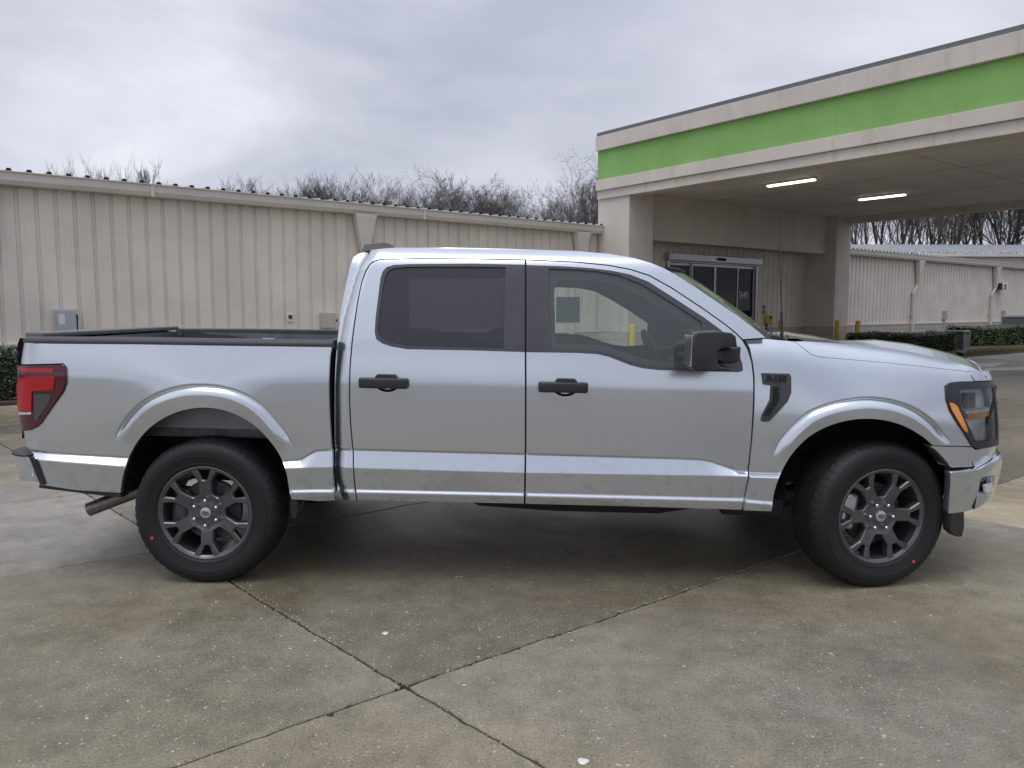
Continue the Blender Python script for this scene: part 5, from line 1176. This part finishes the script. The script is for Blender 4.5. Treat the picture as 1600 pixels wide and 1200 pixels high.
# grille
gz0, gz1 = .82, 1.12
for sy in (-1, 1):
    sg = up(1543, 640, 'plain')[0] + .165
    gr_ = panel('grille', [[(sg, gz0 - .02), (SMAX - .003, gz0 - .02), (SMAX - .003, gz1), (sg, gz1)]], M_closure, truck, 'plain', off=-.02, sy=sy, res=.05, flange=.02, sz=True, feats=False)
    for zz in (.86, .93, 1.0, 1.07): panel('grille_bar', [[(sg + .16, zz), (SMAX - .003, zz), (SMAX - .003, zz + .028), (sg + .16, zz + .028)]], M_trim, gr_, 'plain', off=-.012, sy=sy, res=.05, flange=.03, sz=True, feats=False)

# wheels
WR = .402
def rim_face(sy_phase):
    R = .264
    def pol(a, pts): return [np.array((R * (x * math.cos(a) - y * math.sin(a)), R * (x * math.sin(a) + y * math.cos(a)))) for x, y in pts]
    loops = []; circ = [np.array((R * math.cos(t), R * math.sin(t))) for t in np.linspace(0, 2 * math.pi, 120, endpoint=False)]
    def shrink(lp, d):
        c = sum(lp) / len(lp); out = []
        for i, p in enumerate(lp):
            a = lp[i - 1]; b = lp[(i + 1) % len(lp)]; e1 = (p - a) / np.linalg.norm(p - a); e2 = (b - p) / np.linalg.norm(b - p)
            n1 = np.array((-e1[1], e1[0])); n2 = np.array((-e2[1], e2[0])); nn = n1 + n2; nn /= max(np.linalg.norm(nn), .3); 
            if nn @ (c - p) < 0: nn = -nn
            out.append(p + nn * d / max(.5, abs(nn @ n1)))
        return out
    holes = []
    for k in range(6):
        a = math.radians(90 + 60 * k)
        arc = [(.925 * math.cos(t), .925 * math.sin(t)) for t in np.linspace(-.165, .165, 5)]
        holes.append(pol(a, [(.685, -.064), *arc, (.685, .064), (.67, .035), (.67, -.035)]))
        b = a + math.radians(30)
        arc = [(.915 * math.cos(t), .915 * math.sin(t)) for t in np.linspace(-.245, .245, 6)]
        holes.append(pol(b, [(.60, -.218), (.63, -.232), *arc, (.63, .232), (.60, .218), (.40, .10), (.375, .062), (.375, -.062), (.40, -.10)]))
    loops = [circ] + holes
    inner = [shrink(dense(h, .02) if False else h, .006) for h in holes]
    pts = []; edges = []
    for lp in [dense(l, .012) for l in [circ] + holes + inner]:
        o = len(pts); pts += [tuple(p) for p in lp]; edges += [(o + i, o + (i + 1) % len(lp)) for i in range(len(lp))]
    gpt_ = [(r * math.cos(t), r * math.sin(t)) for r in np.arange(.012, .260, .011) for t in np.linspace(0, 2 * math.pi, max(8, int(r * 560)), endpoint=False)]
    G = np.array(gpt_); dm = np.full(len(G), 9.)
    for lp in [circ] + holes + inner: dm = np.minimum(dm, pdist(G, lp))
    pts += [tuple(p) for p in G[dm > .003]]
    vs, es, fs, *_ = delaunay_2d_cdt([Vector(p) for p in pts], edges, [], 0, 1e-6)
    V = np.array([(v.x, v.y) for v in vs]); rr_ = np.linalg.norm(V, axis=1)
    dep = np.interp(rr_, [0, .045, .055, .085, .10, .170, .226, .245, .253, .264], [.030, .030, .034, .036, .026, .017, .013, .013, .006, .010])
    inh = np.zeros(len(V), bool)
    for h, i_ in zip(holes, inner):
        ch = inpoly(V, h) & (pdist(V, h) > .0008); dep[ch] += np.clip(pdist(V[ch], h), 0, .006) * 1.1
    fs = [tuple(f) for f in fs]; cen = np.array([V[list(f)].mean(0) for f in fs]); ok = inpoly(cen, circ)
    for i_ in inner: ok &= ~inpoly(cen, i_)
    fs = [f for f, k in zip(fs, ok) if k]
    m = MB(); m.add([(p[0], d, p[1]) for p, d in zip(V, dep)], fs)
    cnt = {}
    for f in fs:
        for a, b in zip(f, f[1:] + f[:1]): cnt.setdefault((min(a, b), max(a, b)), []).append((a, b))
    bd = [v[0] for v in cnt.values() if len(v) == 1]; o = len(m.v); mp = {}
    for a, b in bd:
        for i in (a, b):
            if i not in mp: mp[i] = len(m.v); m.v.append((V[i][0] * .985, dep[i] + .035, V[i][1] * .985))
    for a, b in bd: m.f.append((b, a, mp[a], mp[b]))
    m.lathe([(.264, .010), (.260, .03), (.240, .045), (.232, .10), (.228, .24)], 72)
    return m
rimM = rim_face(0)
ty = MB(); NS = 168
sh = [(.257, .014), (.2645, .005), (.274, .000), (.2745, -.0015), (.278, -.0015), (.279, -.0005), (.305, -.0075), (.318, -.0105), (.319, -.012), (.345, -.0115), (.346, -.009), (.360, -.006), (.374, .001), (.384, .010), (.392, .022), (.397, .036)]
tr_ = []
y = .045
for w in (.040, .034, .034, .040):
    tr_ += [(.4005, y), (.402, y + .006), (.402, y + w), (.391, y + w + .0015), (.391, y + w + .008)]; y += w + .0095
tr_ += [(.402, y), (.4005, .232)]
sh2 = [(r_, .275 - yy) for r_, yy in sh[::-1]]
prof = sh + tr_ + sh2
rows = []
for k in range(NS):
    a = 2 * math.pi * k / NS; row = []
    for i, (r_, yy) in enumerate(prof):
        q = r_
        if .3835 < r_ and (yy < .05 or yy > .225) and k % 3 == 0: q -= .0042
        if r_ > .395 and .05 < yy < .225 and (k + int(yy * 60)) % 4 == 0: q -= .003
        if .334 < r_ < .362 and yy < .1 and k % 2: yy = yy - .0013
        z = q * math.sin(a); row.append((q * math.cos(a), yy, max(z, -.3905)))
    rows.append(row)
rows.append(rows[0]); ty.loft(rows)
def wheel(center, rz, phase, far, dot_ang):
    w = rimM; R0 = Matrix.Rotation(phase, 4, 'Y')
    mm = MB(); mm.v = [tuple(R0 @ Vector(p)) for p in rimM.v]; mm.f = list(rimM.f)
    o = mm.build('wheel', M_rim, truck, smooth=True, angle=28)
    t = MB(); t.v = list(ty.v); t.f = list(ty.f); t.build('tyre', M_rubber, o, smooth=True, angle=32)
    m = MB(); m.lathe([(0, .014), (.022, .0145), (.029, .017), (.031, .022), (.031, .04)], 32); cap = m.build('hub_cap', M_silvercap, o, smooth=True)
    m = MB(); m.lathe([(0, .0115), (.021, .012), (.0225, .016)], 32); m.v = [(x, y, z * .52) for x, y, z in m.v]; m.move(Matrix.Rotation(.25, 4, 'Y')); m.build('emblem', M_smoke, o, smooth=True)
    text_mesh('lettering', 'Ford', .018, .0006, M_silvercap, o, Matrix.Rotation(.25, 4, 'Y') @ Matrix.Translation((0, .0112, 0)) @ Matrix.Rotation(math.pi / 2, 4, 'X'), shear=.3)
    m = MB(); m.lathe([(0, .004), (.005, .0045), (.0085, .008), (.0105, .014), (.0115, .024), (.0115, .036)], 12); base = None
    for k in range(6):
        a = phase + math.radians(30 + 60 * k + 2); loc = Vector((.070 * math.cos(a), 0, -.070 * math.sin(a)))
        if base is None: base = m.build('lug_nut', M_chrome, o, smooth=True, angle=60); n_ = base
        else: n_ = base.copy(); COL.objects.link(n_); n_.parent = o
        n_.location = loc
    m = MB(); m.lathe([(.08, .095), (.168, .095), (.170, .10), (.170, .118), (.08, .118)], 48); m.lathe([(.001, .07), (.078, .07), (.08, .095)], 32); m.build('brake_disc', M_liner, o, smooth=True)
    m = MB(); m.rbox(-.205, -.115, .06, .16, -.10, .10, .02); m.move(Matrix.Rotation(.15, 4, 'Y')); m.build('brake_caliper', M_silvercap if not far and rz else M_liner, o)
    if not far:
        m = MB(); m.lathe([(0, -.0013), (.009, -.0012), (.0095, .0005)], 14); d = m.build('paint_dot', M_reddot, o); d.location = (.318 * math.cos(dot_ang), -.0115, .318 * math.sin(dot_ang))
    c = TINV @ Vector(center); o.location = c; o.rotation_euler = (0, -RAKE, rz) if not far else (0, RAKE, math.pi + rz)
    return o
def gnd(u, v):
    d = fwv * F + rtv * (u - 800) + upv * (600 - v); t = -CAMH / d[2]; return Vector((d[0] * t, d[1] * t, 0))
ra, fa2 = gnd(320, 908), gnd(1373, 917); inw = Vector((-math.sin(YAW), math.cos(YAW), 0)); up3 = Vector((0, 0, .390)); ra = ra - inw * .035 + Vector((.026, 0, 0)); fa2 = fa2 - inw * .035
wheel(ra + up3, 0, rad(0), False, rad(180 + 25))
fc = fa2 + up3 + inw * .02
wheel(fc, rad(13), rad(31), False, rad(-53))
wheel(ra + up3 + inw * 2.03, 0, rad(12), True, 0); wheel(fa2 + up3 + inw * 2.0, rad(13), rad(40), True, 0)
wl = [TINV @ (ra + up3), TINV @ (fa2 + up3)]
# wheel houses, underbody, exhaust
for sy in (-1, 1):
    for k, c in enumerate(wl):
        m = MB(); rr2 = .50 if k == 0 else .51; cz = c.z + .06
        rows = []
        for a in np.linspace(rad(-2), rad(179), 26):
            rr3 = rr2 + .02 * math.sin(a * 3); rows.append([(c.x + rr3 * math.cos(a), sy * y, cz + (rr3 + (.03 if 0 < a < 3.1 else 0)) * math.sin(a) * (1.0)) for y in (.945, .90, .80, .46)])
        m.loft(rows); m.add([r_[-1] for r_ in rows], [tuple(range(len(rows)))])
        m.build('wheel_house', M_dark, truck, smooth=True, angle=60)
    c = wl[0]
    m = MB(); ya, yb = sorted((sy * .80, sy * .78)); zlo = c.z + .425
    m.box(c.x - .46, c.x + .46, ya, yb, zlo, zlo + .26)
    ya, yb = sorted((sy * .83, sy * .78)); m.box(c.x - .45, c.x + .45, ya, yb, zlo - .035, zlo)
    for xx, w, h in ((-.005, .07, .20), (.24, .05, .07)):
        ya, yb = sorted((sy * .818, sy * .80)); m.box(c.x + xx - w / 2, c.x + xx + w / 2, ya, yb, zlo + .03, zlo + .03 + h)
    m.build('inner_fender', M_liner, truck, bevel=.004)
    m = MB(); ya, yb = sorted((sy * .52, sy * .40)); m.box(-2.75, 2.35, ya, yb, .50, .66); m.box(-2.6, -1.2, ya, yb, .62, .74); m.build('frame_rail', M_dark, truck)
m = MB(); m.prism([(-.62, .45), (-.35, .335), (.1, .315), (.7, .315), (.95, .36), (1.1, .44), (1.1, .5), (-.62, .5)], -.62, -.1); m.build('fuel_tank', M_dark, truck)
m = MB(); m.rbox(1.02, 1.36, -.84, -.70, .375, .47, .01); m.build('skid_plate', M_dark, truck)
m = MB(); m.box(-.95, 1.15, -.84, .84, .47, .50); m.build('floor_pan', M_dark, truck); m = MB(); m.box(-2.75, -2.3, -.85, .85, .52, .60); m.build('spare_tray', M_dark, truck)
m = MB(); m.tube([(wl[0].x, -.8, wl[0].z), (wl[0].x, .8, wl[0].z)], .05, 10); m.tube([(wl[0].x, -.14, wl[0].z), (wl[0].x, -.08, wl[0].z), (wl[0].x, .08, wl[0].z), (wl[0].x, .14, wl[0].z)], [.06, .16, .16, .06], 16); m.tube([(wl[1].x, -.75, wl[1].z), (wl[1].x, .75, wl[1].z)], .045, 10); m.build('axle', M_dark, truck, smooth=True)
e0 = on_plane(139, 796, -.74); e1 = on_plane(222, 764, -.70); e2 = on_plane(300, 738, -.55)
m = MB(); path = [e0, e0 * .5 + e1 * .5, e1, e2]; m.tube([tuple(p) for p in path], .040, 18, caps=False); m.tube([tuple(p) for p in path], .0365, 18, caps=False)
dv = (e0 - e1) / np.linalg.norm(e0 - e1); m.tube([tuple(e0 - dv * .0), tuple(e0 + dv * .002)], [.0402, .0366], 18, caps=False); ex = m.build('exhaust_pipe', M_exh, truck, smooth=True, angle=60, fixn=False)
m = MB(); m.tube([tuple(e1), tuple(e2)], .03, 12); m.build('exhaust_core', M_closure, ex)
mf = [tuple(on_plane(u, v, -.90)[[0, 2]]) for u, v in ((456, 771), (468, 772), (468, 800), (465, 808), (458, 809), (455, 795))]
m = MB(); m.prism(mf, -.93, -.80); m.build('mud_flap', M_trim, truck, bevel=.006)
# dark lower lip behind the rear wheel
m = MB(); lp_ = [tuple(on_plane(u, v, -.97)[[0, 2]]) for u, v in ((62, 757.5), (120, 766.5), (188, 770), (191, 777), (160, 774), (62, 762))]; m.prism(lp_, -.975, -.90); m.build('lower_lip', M_trim, truck)
# cabin
m = MB(); m.rbox(.94, 1.34, -.74, .74, .92, 1.20, .07, 4); m.rbox(1.02, 1.34, -.70, .70, 1.16, 1.25, .04, 3); m.rbox(.91, 1.0, -.2, .2, .95, 1.23, .03); dash = m.build('dashboard', M_inner, truck, smooth=True)
m = MB(); m.rbox(.97, 1.16, .2, .58, 1.18, 1.30, .05, 3); m.build('instrument_hood', M_inner, dash, smooth=True)
m = MB(); m.box(.902, .909, -.12, .12, 1.06, 1.21); m.build('screen', M_smoke, dash)
sw = Matrix.Translation((.80, .38, 1.19)) @ Matrix.Rotation(rad(-24), 4, 'Y')
m = MB(); m.tube([(0, .185 * math.cos(a), .185 * math.sin(a)) for a in np.linspace(0, 2 * math.pi, 41)], .016, 8, False)
for a in (rad(0), rad(180), rad(270)): m.tube([(.01, .17 * math.cos(a), .17 * math.sin(a)), (.03, .05 * math.cos(a), .05 * math.sin(a))], .014, 6)
m.rbox(-.0, .06, -.07, .07, -.06, .06, .02); m.tube([(.04, 0, 0), (.25, 0, -.03)], .03, 8); m.move(sw); m.build('steering_wheel', M_trim, dash, smooth=True)
def seat(x, y, w):
    e = None; m = MB(); m.rbox(x, x + .52, y - w, y + w, .72, .90, .06, 3); s_ = m.build('seat', M_seat, truck, smooth=True)
    m = MB(); m.rbox(-.09, .09, -w, w, 0, .60, .07, 3); m.move(Matrix.Translation((x - .02, y, .80)) @ Matrix.Rotation(rad(-16), 4, 'Y')); m.build('backrest', M_seat, s_, smooth=True)
    m = MB(); m.rbox(-.05, .05, -.13, .13, .66, .84, .045, 3); m.tube([(0, -.06, .58), (0, -.06, .68)], .008, 6); m.tube([(0, .06, .58), (0, .06, .68)], .008, 6); m.move(Matrix.Translation((x - .02, y, .80)) @ Matrix.Rotation(rad(-16), 4, 'Y')); m.build('headrest', M_seat, s_, smooth=True)
seat(-.10, -.40, .26); seat(-.10, .40, .26); seat(-.86, -.42, .36); seat(-.86, .42, .36)
m = MB(); m.rbox(-.1, .6, -.13, .13, .6, .95, .03); m.build('centre_console', M_inner, truck)
# papers behind the glass
def sheet(nm, pts, y, parent, mat=M_paper):
    q = [on_plane(u, v, y) for u, v in pts]; m = MB(); m.add([tuple(p) for p in q] + [(p[0], p[1] + .001, p[2]) for p in q], [(0, 1, 2, 3), (7, 6, 5, 4), (0, 4, 5, 1), (1, 5, 6, 2), (2, 6, 7, 3), (3, 7, 4, 0)]); return m.build(nm, mat, parent)
sheet('window_sticker', [(640, 436), (790, 436), (790, 513), (640, 513)], -.855, truck, M_plate)
sheet('paper_note', [(869, 464), (906, 464), (906, 504), (869, 504)], .80, truck, M_paper2)

# two pale scraps lying on the concrete
def scrap(u, v, w, h, lab, seed):
    r = random.Random(seed); c = gnd(u, v); m = MB(); n = 13; ring = []
    for k in range(n):
        a = 2 * math.pi * k / n; q = r.uniform(.65, 1.1); ring.append((w * q * math.cos(a), h * q * math.sin(a), .0015))
    m.add(ring + [(x * .7, y * .7, .004 + r.uniform(0, .002)) for x, y, z in ring], [(k, (k + 1) % n, (k + 1) % n + n, k + n) for k in range(n)] + [tuple(range(n, 2 * n))])
    o = m.build('paper_scrap', M_plate, smooth=True, angle=60); o.location = (c.x, c.y, 0); tag(o, lab, 'litter')
scrap(602, 990, .016, .020, 'tiny white scrap on the concrete between the rear wheel and the slab corner', 1)
scrap(911, 1190, .020, .022, 'pale scrap on the concrete at the bottom edge of the view', 2)
